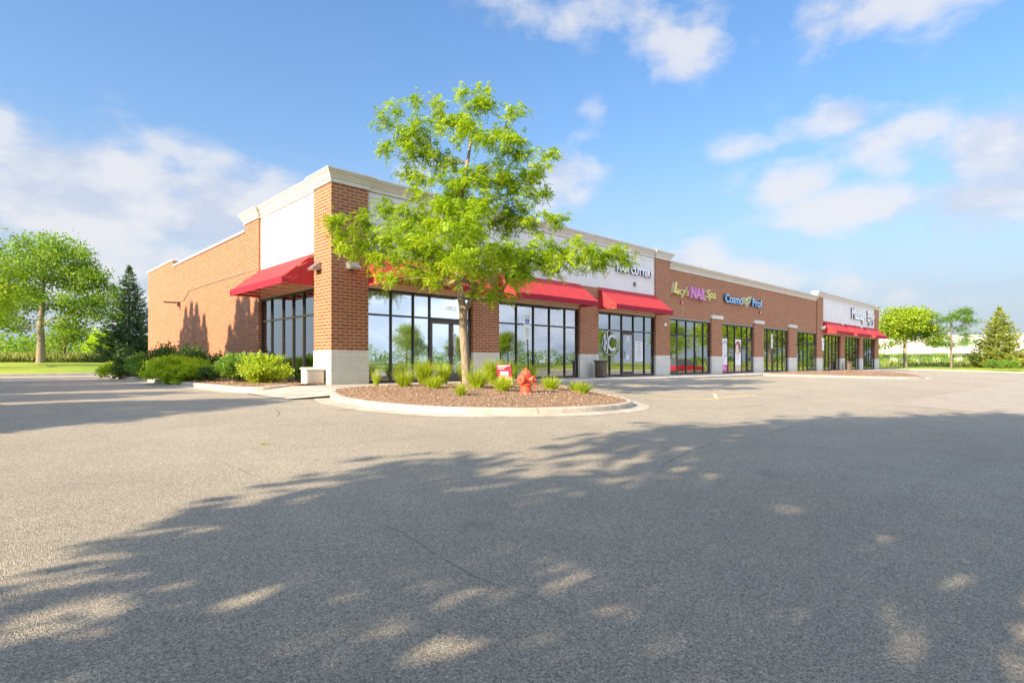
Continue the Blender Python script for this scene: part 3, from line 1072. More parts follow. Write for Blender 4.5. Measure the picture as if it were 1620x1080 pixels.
# ---- awnings
def awning(xf, u0, u1, sides=(0, 1)):
    zt, zf, zb, p = 4.18, 3.31, 3.115, 1.0
    wl = 0.075
    m = MB(xf)
    m.add([(u0, wl, zt), (u1, wl, zt), (u1, -p, zf), (u0, -p, zf)], [(0, 1, 2, 3)])
    m.add([(u0, wl, zt), (u0, -p, zf), (u0, -p, zb), (u0, wl, zb)], [(0, 1, 2, 3)])
    m.add([(u1, wl, zt), (u1, -p, zf), (u1, -p, zb), (u1, wl, zb)], [(0, 1, 2, 3)])
    # loosely sagging cloth: refine and pull in between the ribs
    A = m.build('awning', FABRIC, B, recalc=False)
    bm = bmesh.new()
    bm.from_mesh(A.data)
    bmesh.ops.remove_doubles(bm, verts=bm.verts, dist=.0001)
    bmesh.ops.recalc_face_normals(bm, faces=bm.faces)
    bmesh.ops.subdivide_edges(bm, edges=bm.edges[:], cuts=11, use_grid_fill=True)
    for v in bm.verts:
        co = v.co
        u, d, z = (co.x, co.y, co.z) if xf is front else (co.y, co.x, co.z)
        fr_ = (zt - z) / (zt - zf)
        if u0 + .01 < u < u1 - .01 and .02 < fr_ < .98:
            nb = math.sin(math.pi * ((u - u0) / (u1 - u0) * 4 % 1))
            s_ = -.018 * nb * math.sin(math.pi * min(1, fr_)) + random.uniform(-.004, .004)
            v.co += Vector((0, s_ * .6, s_) if xf is front else (s_ * .6, 0, s_))
        elif .02 < fr_ and z > zb + .02 and -p + .02 < d < wl - .02:
            s_ = random.uniform(-.02, .02) + .02 * math.sin(9 * d + 5 * z)
            v.co += Vector((s_, 0, 0) if xf is front else (0, s_, 0))
    bm.to_mesh(A.data)
    bm.free()
    A.data.polygons.foreach_set('use_smooth', [True] * len(A.data.polygons))
    es = A.modifiers.new('edge', 'EDGE_SPLIT')
    es.split_angle = R(35)
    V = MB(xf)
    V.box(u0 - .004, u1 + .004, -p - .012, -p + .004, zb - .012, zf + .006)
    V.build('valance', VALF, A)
    F = MB(xf)
    F.tube([(u0 + .02, -p + .03, zb + .02), (u1 - .02, -p + .03, zb + .02)], .018, 6)
    F.tube([(u0 + .02, -p + .03, zf - .02), (u1 - .02, -p + .03, zf - .02)], .018, 6)
    k = 5
    for i in range(k + 1):
        u = u0 + .03 + (u1 - u0 - .06) * i / k
        F.tube([(u, -p + .03, zb + .02), (u, wl, zb + .02)], .016, 6)
        F.tube([(u, -p + .03, zf - .02), (u, wl, zt - .05)], .016, 6)
        F.tube([(u, -p + .03, zb + .02), (u, -p + .03, zf - .02)], .016, 6)
        if i in (1, 2, 3, 4):
            F.tube([(u, -.35, zb + .02), (u, -.35, zb + .2)], .012, 6)
    F.build('awning_frame', BEIGE, A)
    # beige painted strip of wall closing the awning above the window
    S = MB(xf)
    S.box(u0 + .02, u1 - .02, .055, .078, ZH + .001, 4.10)
    S.build('soffit_board', BEIGE, A)
    return A


for a, b in ((1.26, 5.70), (6.80, 11.82), (13.11, 17.97), (43.75, 48.60), (49.45, 54.20), (55.4, 60.0)):
    awning(front, a, b)
awning(sidef, 1.22, 5.98)

# ------------------------------------------------------------------ sign lettering
def glyph_mesh(ch, size, extr, bold=0.0, shear=0.0):
    cu = bpy.data.curves.new('t', 'FONT')
    cu.body = ch
    cu.size = size
    cu.extrude = extr / 2
    cu.offset = bold
    cu.shear = shear
    cu.resolution_u = 4
    o = bpy.data.objects.new('t', cu)
    COL.objects.link(o)
    bpy.context.view_layer.update()
    dg = bpy.context.evaluated_depsgraph_get()
    me = bpy.data.meshes.new_from_object(o.evaluated_get(dg))
    bpy.data.objects.remove(o)
    bpy.data.curves.remove(cu)
    return me


def bounds(me):
    if not len(me.vertices): return 0, 0, 0, 0
    a = np.empty(len(me.vertices) * 3, np.float32)
    me.vertices.foreach_get('co', a)
    a = a.reshape(-1, 3)
    return a[:, 0].min(), a[:, 0].max(), a[:, 1].min(), a[:, 1].max()


def lettering(text, parent, x0, x1, z0, capz, y, mats, extr=.12, bold=.0, shear=0.0, name='letter', sep=True, M=None, dz=0.0):
    """stand text so that it spans x0..x1 with baseline z0 and cap height capz; front face looks to -Y"""
    cap = bounds(glyph_mesh('H', 1, 0, 0))
    size = capz / (cap[3] - cap[2])
    full = glyph_mesh(text, size, 0, bold * size, shear)
    fx = bounds(full)
    sx = (x1 - x0) / (fx[1] - fx[0])
    parts = []
    idx = range(len(text)) if sep else [None]
    allq = []
    for i in idx:
        if i is None:
            me = glyph_mesh(text, size, extr, bold * size, shear)
            off = -fx[0]
        else:
            ch = text[i]
            if ch == ' ': continue
            me = glyph_mesh(ch, size, extr, bold * size, shear)
            pre = glyph_mesh(text[:i + 1], size, 0, bold * size, shear)
            # right edge of the prefix ends with this glyph
            off = (bounds(pre)[1] - bounds(me)[1]) - fx[0]
        a = np.empty(len(me.vertices) * 3, np.float32)
        me.vertices.foreach_get('co', a)
        a = a.reshape(-1, 3)
        b_ = np.empty_like(a)
        b_[:, 0] = (a[:, 0] + off) * sx + x0
        b_[:, 1] = y - a[:, 2] - extr / 2
        b_[:, 2] = a[:, 1] + z0
        if M is not None:
            b_ = np.array([tuple(M @ Vector(v)) for v in b_], np.float32)
        me.vertices.foreach_set('co', b_.ravel())
        me.materials.clear()
        for mm in mats: me.materials.append(mm)
        me.update()
        nd = -1.0
        for p in me.polygons:
            nn = p.normal if M is None else (M.to_3x3().inverted() @ p.normal)
            p.material_index = 0 if (abs(nn.y) > .7 or len(mats) == 1) else 1
            p.use_smooth = False
        me.name = name
        link(name, me, parent)


def plain(name, col, rough=.45):
    return simple(name, col, rough, var=.03)


LW = plain('white_acrylic', (.92, .92, .93))
LRET = plain('grey_blue_letter_return', (.16, .17, .20))
LGR = plain('grey_letter_return', (.20, .20, .20))
LPINK = plain('pink_acrylic', (.62, .25, .50))
LPINKR = plain('pink_letter_return', (.58, .22, .46))
LYEL = plain('yellow_acrylic', (.72, .66, .12))
LYELR = plain('cream_letter_return', (.62, .54, .36))
LBLUE = plain('light_blue_acrylic', (.32, .55, .82))
LBLUER = plain('deep_blue_return', (.02, .10, .20))
LLEAF = plain('pale_green_acrylic', (.72, .76, .50))
LBROWN = plain('dark_leaf_fill', (.035, .030, .018))


def bar(mb, a, b, w, y0, y1, mi=0):
    """flat bar in the XZ plane from a to b"""
    a, b = Vector(a), Vector(b)
    t = (b - a).normalized()
    s = Vector((-t.y, t.x)) * w / 2
    q = [a + s, a - s, b - s, b + s]
    vs = [(p.x, y0, p.y) for p in q] + [(p.x, y1, p.y) for p in q]
    mb.add(vs, [(0, 1, 2, 3), (4, 7, 6, 5), (0, 4, 5, 1), (1, 5, 6, 2), (2, 6, 7, 3), (3, 7, 4, 0)], mi)


def arc_band(mb, cx, cz, r0, r1, a0, a1, y0, y1, n=24, mi=0, sx=1.0):
    pts0, pts1 = [], []
    for i in range(n + 1):
        t = R(a0 + (a1 - a0) * i / n)
        pts0.append((cx + r0 * math.cos(t) * sx, cz + r0 * math.sin(t)))
        pts1.append((cx + r1 * math.cos(t) * sx, cz + r1 * math.sin(t)))
    for i in range(n):
        q = [pts0[i], pts1[i], pts1[i + 1], pts0[i + 1]]
        vs = [(p[0], y0, p[1]) for p in q] + [(p[0], y1, p[1]) for p in q]
        mb.add(vs, [(0, 1, 2, 3), (4, 7, 6, 5), (1, 5, 6, 2), (0, 3, 7, 4)], mi)


S1 = empty('shop_sign', (15.8, .08, 5.05), 'white raised capital letters with a round emblem on stucco, partly behind leaves', 'sign')
def at0(o): return o


def sign_parent(S):
    """children are built in world coordinates; undo the empty's own offset"""
    return S


def rebase(S):
    for ch in S.children:
        ch.data.transform(Matrix.Translation(-S.location))
        for g in ch.children:
            g.data.transform(Matrix.Translation(-S.location))


lettering('HAIR CUTTERY', S1, 14.50, 17.70, 5.08, .29, .075, (LW, LRET), extr=.12, bold=.035)
m = MB()
arc_band(m, 13.72, 5.27, .24, .31, 0, 360, -.045, .075, 32)
arc_band(m, 13.76, 5.27, .10, .17, 50, 310, -.045, .075, 20)
bar(m, (13.58, 5.03), (13.58, 5.51), .09, -.045, .075)
m.build('emblem', LW, S1)
rebase(S1)

S2 = empty('shop_sign', (22, .08, 4.4), 'sign of yellow script around pink block capitals on the brick wall', 'sign')
lettering("L", S2, 19.50, 19.98, 4.46, .55, .075, (LYEL, LYELR), extr=.26, bold=.02, shear=.25)
lettering("ucy's", S2, 20.0, 21.36, 4.42, .46, .075, (LYEL, LYELR), extr=.12, bold=-.004, shear=.35)
lettering('NAIL', S2, 21.42, 23.14, 4.33, .60, .075, (LPINK, LPINKR), extr=.22, bold=.025)
lettering('Spa', S2, 23.30, 24.46, 4.50, .46, .075, (LYEL, LYELR), extr=.16, bold=.004, shear=.3)
rebase(S2)

S3 = empty('shop_sign', (28.5, .08, 4.4), 'sign of light blue letters with an outlined twin leaf between the words, on brick', 'sign')
lettering('Cosmo', S3, 25.70, 28.14, 4.42, .50, .075, (LBLUE, LBLUER), extr=.16, bold=.018)
lettering('Prof', S3, 29.63, 31.16, 4.42, .50, .075, (LBLUE, LBLUER), extr=.16, bold=.018)
lf = MB()


def leafpoly(mb, cx, cz, ang, ln, wd, y0, y1, fillmi, ring=.035):
    out_, in_ = [], []
    n_ = 18
    for i in range(n_ + 1):
        t = i / n_
        w_ = math.sin(math.pi * t ** .8) * wd
        out_.append((t * ln, w_))
    for i in range(n_, -1, -1):
        t = i / n_
        out_.append((t * ln, -math.sin(math.pi * t ** .8) * wd * .75))
    ca_, sa_ = math.cos(ang), math.sin(ang)
    def tr(p): return (cx + p[0] * ca_ - p[1] * sa_, cz + p[0] * sa_ + p[1] * ca_)
    pts = [tr(p) for p in out_]
    for i in range(len(pts) - 1):
        bar(mb, pts[i], (pts[i + 1][0] + 1e-5, pts[i + 1][1]), ring, y0, y1, 0)
    mb.add([(p[0], y1 - .03, p[1]) for p in pts], [tuple(range(len(pts)))], fillmi)


leafpoly(lf, 28.82, 4.52, R(38), .80, .17, -.08, .07, 1)
leafpoly(lf, 28.82, 4.52, R(148), .68, .15, -.08, .07, 1)
bar(lf, (28.80, 4.30), (28.84, 4.60), .035, -.08, .07, 0)
lf.build('leaf_emblem', (LLEAF, LBROWN), S3)
rebase(S3)

S4 = empty('shop_sign', (55.3, .08, 4.8), 'large white letters with grey sides high on the far stucco wall above three awnings', 'sign')
lettering('Massage', S4, 51.5, 56.1, 4.83, .95, .075, (LW, LGR), extr=.13, bold=.03)
lettering('Envy', S4, 56.6, 59.1, 4.83, .95, .075, (LW, LGR), extr=.13, bold=.03)
lettering('SPA', S4, 57.0, 57.7, 4.42, .22, .075, (LW, LGR), extr=.14, bold=.02)
rebase(S4)

# street number on the transom over the corner shop's door
N1 = empty('number_decal', (4.6, .14, 2.5), 'white street number 1852 on the glass above the corner shop double door', 'number')
lettering('1852', N1, 4.45, 4.90, 2.55, .14, .149, (LW,), extr=.002, sep=False, name='digits')
rebase(N1)

# round white emblem and notices stuck on the hair salon glass
D1 = empty('window_decal', (14.1, .14, 1.2), 'large round white letter C emblem stuck across two panes beside the salon door', 'decal')
m = MB()
arc_band(m, 14.12, 1.62, .56, .59, 0, 360, .092, .096, 40)
arc_band(m, 14.30, 1.62, .26, .40, 45, 315, .092, .096, 24)
bar(m, (13.72, 1.25), (13.72, 1.99), .10, .092, .096)
bar(m, (13.92, 1.12), (13.92, 2.12), .06, .092, .096)
bar(m, (13.74, 1.62), (13.92, 1.62), .22, .092, .096)
m.build('emblem', plain('white_vinyl', (.60, .63, .66)), D1)
rebase(D1)
PAPER = plain('paper_notice', (.78, .78, .76), .8)
INK = plain('grey_ink', (.25, .27, .30), .8)


def notice(x0, x1, z0, z1, label, y=.119, lines=5, name='paper_notice', mats=None):
    m = MB()
    m.box(x0, x1, y - .002, y, z0, z1, 0)
    for i in range(lines):
        zz = z1 - (z1 - z0) * (i + .8) / (lines + .9)
        w_ = (x1 - x0) * random.uniform(.45, .8)
        c_ = (x0 + x1) / 2
        m.box(c_ - w_ / 2, c_ + w_ / 2, y - .0035, y - .0025, zz - (z1 - z0) * .02, zz + (z1 - z0) * .02, 1)
    return m.build(name, mats or (PAPER, INK), label=label, cat='notice')


notice(15.50, 15.72, 1.72, 2.0, 'small white paper notice high on the hair salon door glass')
notice(15.46, 15.70, .82, 1.06, 'small white paper notice below the handle on the hair salon door')
notice(16.3, 16.95, .75, 1.75, 'large pale notice sheet on the pane right of the salon door', y=.148, lines=8)
notice(4.74, 4.86, .95, 1.72, 'tall narrow white notice on the right leaf of the corner double door', lines=9)
notice(9.25, 9.62, .66, .78, 'tiny white lettering sticker low on the second shop window', y=.148, lines=2)

# portrait posters inside the beauty supply windows
SKIN = plain('printed_skin', (.72, .56, .50), .6)
SKIN2 = plain('printed_pale_skin', (.72, .68, .68), .6)
HAIRR = plain('printed_auburn_hair', (.28, .085, .05), .6)
HAIRG = plain('printed_silver_hair', (.36, .36, .40), .6)
LIP = plain('printed_lips', (.45, .12, .12), .6)
EYE = plain('printed_eyes', (.06, .05, .05), .6)
MAG = plain('magenta_print', (.68, .06, .30), .6)
SAND = plain('sand_print', (.62, .50, .32), .6)
POSTW = plain('printed_white', (.76, .75, .77), .6)


def disc(mb, cx, cz, rx, rz, y, mi, n=20, a0=0, a1=360):
    pts = [(cx + rx * math.cos(R(a0 + (a1 - a0) * i / n)), y, cz + rz * math.sin(R(a0 + (a1 - a0) * i / n))) for i in range(n if a1 - a0 >= 360 else n + 1)]
    mb.add(pts, [tuple(range(len(pts)))], mi)


def poster(x0, x1, kind, label):
    z0, z1 = .11, 2.18
    y = .146
    w_, h_ = x1 - x0, z1 - z0
    m = MB()
    m.box(x0, x1, y, y + .003, z0, z1, 0)
    cx = x0 + w_ * (.62 if kind == 0 else .5)
    cz = z0 + h_ * .66
    L_ = .0012
    hair, skin = (4, 1) if kind == 0 else (3, 1)
    if kind == 1:
        disc(m, cx, cz + .13, w_ * .46, h_ * .22, y - L_, hair)
        disc(m, cx - .02, cz, w_ * .34, h_ * .20, y - 2 * L_, skin)
        m.add([(cx - .08, y - 1.5 * L_, cz - .35), (cx + .10, y - 1.5 * L_, cz - .35), (cx + .16, y - 1.5 * L_, cz - .62), (cx - .16, y - 1.5 * L_, cz - .62)], [(0, 1, 2, 3)], skin)
        # hair swept over one eye
        m.add([(cx - .05, y - 3 * L_, cz + .44), (cx + .36 * w_, y - 3 * L_, cz + .40), (cx + .45 * w_, y - 3 * L_, cz - .10), (cx + .25 * w_, y - 3 * L_, cz - .22), (cx + .10 * w_, y - 3 * L_, cz + .10)], [(0, 1, 2, 3, 4)], hair)
        m.box(x0 + .02, x1 - .02, y - 2 * L_, y - L_, z0 + .01, z0 + .42, 5)
        ex = (cx - .13,)
    else:
        disc(m, cx + .02, cz + .08, w_ * .46, h_ * .25, y - L_, hair)
        disc(m, cx, cz + .02, w_ * .36, h_ * .20, y - 2 * L_, skin)
        m.add([(x0 + .05, y - L_, z0 + .45), (x0 + .15, y - L_, z0 + .45), (x1 - .08, y - L_, cz - .20), (x1 - .14, y - L_, cz - .34)], [(0, 1, 2, 3)], 7)
        m.box(x0 + .01, x1 - .01, y - 2 * L_, y - L_, z0 + .01, z0 + .42, 6)
        for k_ in range(3):
            m.box(x0 + .12, x1 - .14 - .06 * k_, y - 3.5 * L_, y - 3 * L_, z0 + .12 + k_ * .08, z0 + .15 + k_ * .08, 0)
        ex = (cx - .13, cx + .12)
    for e_ in ex:
        disc(m, e_, cz + .07, .052, .016, y - 3.5 * L_, 7, 12)
        m.box(e_ - .06, e_ + .06, y - 3.5 * L_, y - 3 * L_, cz + .125, cz + .140, 7)
    m.add([(cx - .015, y - 3.5 * L_, cz + .05), (cx + .012, y - 3.5 * L_, cz + .05), (cx + .03, y - 3.5 * L_, cz - .10), (cx - .01, y - 3.5 * L_, cz - .11)], [(0, 1, 2, 3)], 8)
    disc(m, cx - .005, cz - .20, .075, .024, y - 3.5 * L_, 2, 14)
    return m.build('window_poster', (POSTW, SKIN2 if kind == 0 else SKIN, LIP, HAIRR, HAIRG, SAND, MAG, EYE, plain('printed_nose_shade', (.55, .42, .40), .6)), label=label, cat='poster', recalc=False)


poster(25.50, 26.42, 0, 'tall pale portrait poster with a magenta foot, in the left pane of the beauty shop')
poster(27.47, 28.38, 1, 'tall portrait poster of an auburn-haired face, in the middle pane of the beauty shop')
m = MB()
disc(m, 29.70, 1.72, .24, .30, .126, 0)
disc(m, 29.66, 1.66, .12, .14, .124, 1)
m.build('door_sticker', (plain('coral_print', (.72, .22, .16), .6), SKIN), label='coral coloured round picture sticker on the beauty shop door glass', cat='sticker')

# ------------------------------------------------------------------ small fixtures on the walls
def wall_lamp(loc, rz, label):
    """wedge-shaped downlight: hood, lens, back box; faces local -Y"""
    E_ = empty('wall_lamp', loc, label, 'lamp', 'wedge wall lamps on the corner pilaster', rz)
    m = MB()
    w_ = .19
    m.add([(-w_ * .8, 0, .16), (w_ * .8, 0, .16), (w_, -.06, .16), (-w_, -.06, .16), (-w_, -.30, -.03), (w_, -.30, -.03), (w_, -.30, -.05), (-w_, -.30, -.05), (-w_, 0, -.05), (w_, 0, -.05)],
          [(0, 1, 2, 3), (3, 2, 5, 4), (4, 5, 6, 7), (0, 3, 4, 7, 8), (1, 9, 6, 5, 2), (0, 8, 9, 1), (7, 6, 9, 8)])
    m.build('lamp_hood', GREY, E_, bevel=.006)
    MB().box(-w_ + .03, w_ - .03, -.27, -.03, -.072, -.052).build('lamp_lens', plain('frosted_lens', (.55, .50, .40), .3), E_, bevel=.004)
    MB().box(-.07, .07, -.05, 0, -.12, -.0505).build('back_box', DARKM, E_)
    return E_


wall_lamp((0, .84, 3.62), R(-90), 'grey wedge wall lamp on the sunlit side of the corner pilaster')
wall_lamp((.66, 0, 3.62), 0, 'grey wedge wall lamp on the shaded front of the corner pilaster, half behind leaves')
# arm light on the side wall with its conduit
E_ = empty('wall_floodlight', (.012, 17.2, 3.75), 'brown flat arm floodlight sticking out of the side brick wall', 'lamp')
m = MB()
m.box(-.75, -.12, -.09, .09, .0, .07)
m.build('lamp_head', simple('brown_lamp_metal', (.16, .11, .08), .5, var=.1), E_, bevel=.01)
MB().box(-.12, 0, -.07, .07, -.16, .10).build('wall_bracket', simple('brown_bracket', (.16, .11, .08), .5), E_, bevel=.01)
m = MB()
m.tube([(-.0, 17.1, 3.85), (-.01, 16.4, 3.86), (-.01, 15.4, 4.26), (-.01, 12, 4.27), (-.01, 6.1, 4.22)], .013, 6)
m.build('conduit', GREY, label='thin grey conduit running along the side brick wall to the awning', cat='conduit')


def blk(name, x0, x1, y0, y1, z0, z1, mt, label, cat, bevel=.01, extra=None, group=None):
    E_ = empty(name, ((x0 + x1) / 2, y1, z0), label, cat, group)
    a = MB().box(x0, x1, y0, y1, z0, z1).build('housing', mt, E_, bevel=bevel)
    b_ = MB().tube([((x0 + x1) / 2, y0 - .03, (z0 + z1) / 2 - (z1 - z0) * .1), ((x0 + x1) / 2, y0 + .001, (z0 + z1) / 2)], [(x1 - x0) * .28, (x1 - x0) * .36], 10).build('front_lens', extra or WHITE, E_)
    rebase(E_)
    return E_


WARN = plain('red_plastic', (.55, .05, .04))
blk('alarm_strobe', 20.55, 20.67, -.0, .08, 3.92, 4.12, WARN, 'small red and white alarm strobe on brick below the pink and yellow letters', 'alarm')
blk('alarm_strobe', 31.0, 31.14, -.0, .08, 4.0, 4.2, WARN, 'small alarm strobe on brick below the blue letters', 'alarm')
blk('alarm_bell', 16.02, 16.16, -.03, .08, 4.5, 4.68, simple('brown_box', (.22, .15, .11), .6), 'small brown bell box on stucco below the white salon letters', 'alarm')
blk('emergency_light', 18.7, 18.95, -.06, 0, 2.62, 2.76, WHITE, 'white twin-head emergency light on the brick pilaster right of the salon', 'lamp')
blk('emergency_light', 43.1, 43.35, -.06, 0, 2.55, 2.69, WHITE, 'white twin-head emergency light on the pilaster beside the far awnings', 'lamp')
blk('junction_box', 42.95, 43.55, -.2, 0, 3.45, 3.7, CORN, 'pale box on the far brick pilaster at the first far awning', 'box')

# beige utility cabinet leaning by the corner
U = empty('utility_cabinet', (-.34, .55, .0), 'beige metal utility cabinet with overhanging lid beside the corner pilaster', 'cabinet')
UB = simple('beige_metal', (.60, .53, .43), .55, var=.05, scale=3, bs=.05)
m = MB()
m.add([(-.27, -.21, .02), (.27, -.21, .02), (.27, .20, .02), (-.27, .20, .02), (-.27, -.21, .45), (.27, -.21, .45), (.27, .20, .48), (-.27, .20, .48)],
      [(0, 3, 2, 1), (4, 5, 6, 7), (0, 1, 5, 4), (1, 2, 6, 5), (2, 3, 7, 6), (3, 0, 4, 7)])
m.build('cabinet_body', UB, U, bevel=.012)
m = MB()
m.add([(-.31, -.24, .44), (.31, -.24, .44), (.31, .23, .47), (-.31, .23, .47), (-.30, -.235, .475), (.30, -.235, .475), (.28, .20, .53), (-.28, .20, .53)],
      [(0, 3, 2, 1), (4, 5, 6, 7), (0, 1, 5, 4), (1, 2, 6, 5), (2, 3, 7, 6), (3, 0, 4, 7)])
m.build('cabinet_lid', UB, U, bevel=.01)
MB().box(-.235, .235, -.222, -.212, .06, .41).build('door_panel', UB, U, bevel=.004)

# ------------------------------------------------------------------ hydrant
H = empty('fire_hydrant', (1.55, -6.74, -.075), 'sun-faded red fire hydrant standing in the mulch of the island', 'hydrant', rz=R(-18))
hm = MB()
hm.lathe([(.165, 0), (.165, .025), (.130, .03), (.122, .05), (.122, .20), (.128, .21), (.150, .215), (.150, .245), (.118, .25), (.118, .42), (.13, .425), (.13, .445)], 24)
hm.build('barrel', HYDR, H, smooth=False, bevel=.004)
hm = MB()
hm.lathe([(.142, .447), (.142, .465), (.122, .470), (.118, .51), (.098, .55), (.050, .575), (.035, .580)], 10)
hm.lathe([(.03, .578), (.03, .60), (.018, .605), (.018, .63)], 5)
hm.build('bonnet', HYDR, H, bevel=.003)


def nozzle(ang, rad, ln, z, cap_r):
    D = Vector((math.cos(ang), math.sin(ang), 0))
    M_ = D.to_track_quat('Z', 'Y').to_matrix()
    m = MB()
    m.lathe([(rad * 1.05, .08), (rad, .10), (rad, ln)], 18, (0, 0, z), M_)
    n_ = m.build('nozzle', HYDR, H, bevel=.002)
    m = MB()
    m.lathe([(cap_r, ln + .001), (cap_r, ln + .04), (cap_r * .8, ln + .055), (cap_r * .75, ln + .056)], 12, (0, 0, z), M_)
    m.lathe([(.022, ln + .057), (.022, ln + .09)], 5, (0, 0, z), M_)
    m.build('nozzle_cap', HYDR, n_, bevel=.003)


nozzle(R(-158), .085, .15, .350, .112)
nozzle(R(-55), .060, .165, .355, .082)
nozzle(R(100), .060, .165, .355, .082)
m = MB()
ch = []
for i in range(15):
    t = i / 14
    ch.append((.22 - .08 * t, -.06 - .10 * t, .33 - .30 * math.sin(math.pi * t) * .75 - .06 * t))
m.tube(ch, .006, 5)
m.build('chain', HYDR, H)

# ------------------------------------------------------------------ litter bins
def litter_bin(loc, label):
    T = empty('litter_bin', loc, label, 'bin', 'slatted litter bins along the shop front')
    m = MB()
    n_ = 22
    for i in range(n_):
        a = 2 * math.pi * i / n_
        ca_, sa_ = math.cos(a), math.sin(a)
        tx, ty = -sa_, ca_
        prof = [(.265, .04), (.262, .56), (.275, .66), (.335, .76)]
        w_ = .026
        vs = []
        for r, z in prof:
            for s_ in (-1, 1):
                for rr in (0, .008):
                    vs.append(((r + rr) * ca_ + tx * w_ * s_, (r + rr) * sa_ + ty * w_ * s_, z))
        fs = []
        for j in range(len(prof) - 1):
            b0, b1 = j * 4, (j + 1) * 4
            for q in ((0, 1), (1, 3), (3, 2), (2, 0)):
                fs.append((b0 + q[0], b0 + q[1], b1 + q[1], b1 + q[0]))
        m.add(vs, fs)
    BN = simple('bronze_slats', (.16, .12, .09), .5, metal=.2, var=.2)
    m.build('slats', BN, T)
    m = MB()
    for r, z in ((.255, .12), (.255, .5), (.33, .765)):
        m.tube([(r * math.cos(2 * math.pi * i / 24), r * math.sin(2 * math.pi * i / 24), z) for i in range(25)], .014, 6, cap=False)
    m.build('hoops', BN, T)
    MB().lathe([(.20, .03), (.235, .72), (.225, .72), (.2, .1)], 20).build('liner', DARKM, T)
    MB().lathe([(.24, 0), (.25, .04)], 20).build('base', DARKM, T)
    return T


b1_ = litter_bin((12.62, -.50, .0), 'bronze slatted litter bin with flared rim beside the hair salon window')
copy_tree(b1_, (48.8, -.50, 0), .3, label='bronze slatted litter bin far along the front below the far awnings')

# ------------------------------------------------------------------ parking signs
SBLUE = plain('sign_blue', (.015, .10, .42))
SGREEN = plain('sign_green_ink', (.03, .22, .10))


def ada_sign(loc, top, lean, label, rz=0.0, sw=.30, faces=True):
    E_ = empty('parking_sign', loc, label, 'sign', rz=rz)
    dx = lean
    m = MB()
    m.tube([(0, 0, -.1), (dx * .5, 0, top * .5), (dx, 0, top)], .024, 8)
    m.build('post', DARKM, E_)
    zt = top
    ox = dx
    p_ = MB().box(ox - sw / 2, ox + sw / 2, -.036, -.030, zt - .50, zt).build('sign_plate', WHITE, E_, bevel=.002)
    m = MB()
    m.box(ox - .085, ox + .085, -.041, -.037, zt - .36, zt - .17)
    m.build('symbol_panel', SBLUE, p_)
    # wheelchair symbol
    m = MB()
    cx, cz = ox - .005, zt - .28
    arc_band(m, cx, cz - .015, .036, .048, 110, 380, -.0425, -.0415, 18)
    disc(m, cx - .008, cz + .075, .013, .013, -.0425, 0, 10)
    bar(m, (cx - .008, cz + .055), (cx - .004, cz + .01), .014, -.0425, -.0415)
    bar(m, (cx - .006, cz + .012), (cx + .034, cz + .010), .012, -.0425, -.0415)
    bar(m, (cx + .034, cz + .012), (cx + .052, cz - .04), .012, -.0425, -.0415)
    m.build('wheelchair_symbol', LW, p_)
    lettering('RESERVED', p_, ox - .12, ox + .12, zt - .075, .035, -.037, (SGREEN,), extr=.001, sep=False, name='lettering')
    lettering('PARKING', p_, ox - .11, ox + .11, zt - .135, .035, -.037, (SGREEN,), extr=.001, sep=False, name='lettering')
    q_ = MB().box(ox - sw / 2 + .03, ox + sw / 2 - .03, -.036, -.030, zt - .88, zt - .53).build('fine_plate', WHITE, E_, bevel=.002)
    m = MB()
    for k_ in range(4):
        m.box(ox - .09, ox + .09 - .02 * (k_ % 2), -.0385, -.0375, zt - .60 - k_ * .07, zt - .58 - k_ * .07)
    m.build('small_print', SGREEN, q_)
    return E_


ada_sign((6.42, -2.05, .0), 2.38, -.10, 'white and blue accessible parking sign on a dark leaning post before the second window', rz=R(-8))
ada_sign((27.3, -2.35, -.03), 2.42, -.38, 'white parking sign turned nearly edge-on on a strongly leaning post before the brick section', rz=R(4))
ada_sign((36.6, -2.2, -.02), 2.45, -.05, 'white parking sign on an upright post at the far brick pilaster', rz=R(-6))
ada_sign((59.4, -2.0, -.02), 2.75, .0, 'thin black post with an edge-on sign at the far end of the building', rz=R(10))

# red real-estate board in the grasses
F_ = empty('estate_board', (3.0, -4.5, .03), 'leaning red and white real estate board among the grasses by the tree', 'sign', rz=R(-38))
m = MB()
m.tube([(-.20, .01, -.15), (-.255, .0, .58)], .010, 6)
m.tube([(.21, .01, -.15), (.165, .0, .58)], .010, 6)
m.build('board_frame', DARKM, F_)
REDB = plain('red_board_print', (.58, .03, .075), .5)
T_ = Matrix(((1, 0, -.12, 0), (0, 1, 0, 0), (0, 0, 1, 0), (0, 0, 0, 1)))
m = MB(lambda x, y, z: (x - .12 * z, y, z))
m.box(-.20, .20, -.020, -.012, .20, .58)
m.build('red_panel', REDB, F_)
m = MB(lambda x, y, z: (x - .12 * z, y, z))
m.box(-.20, .20, -.020, -.012, .02, .198)
m.build('white_panel', WHITE, F_)
m = MB(lambda x, y, z: (x - .12 * z, y, z))
for x0, x1, z0 in ((-.17, .17, .545), (-.17, .08, .515), (-.17, .02, .46), (-.12, .12, .375), (-.12, .13, .345), (-.12, .10, .315), (-.12, .12, .285), (-.14, .12, .235)):
    m.box(x0, x1, -.0225, -.0205, z0, z0 + .016)
m.build('small_print', LW, F_)
lettering('xdih', F_, -.18, .18, .065, .085, -.0205, (REDB,), extr=.001, bold=.02, sep=False, name='lettering', M=T_)


# ------------------------------------------------------------------ plants
def tube_chain(acc, pts, rads, n):
    acc.tube(pts, rads, n, cap=False)


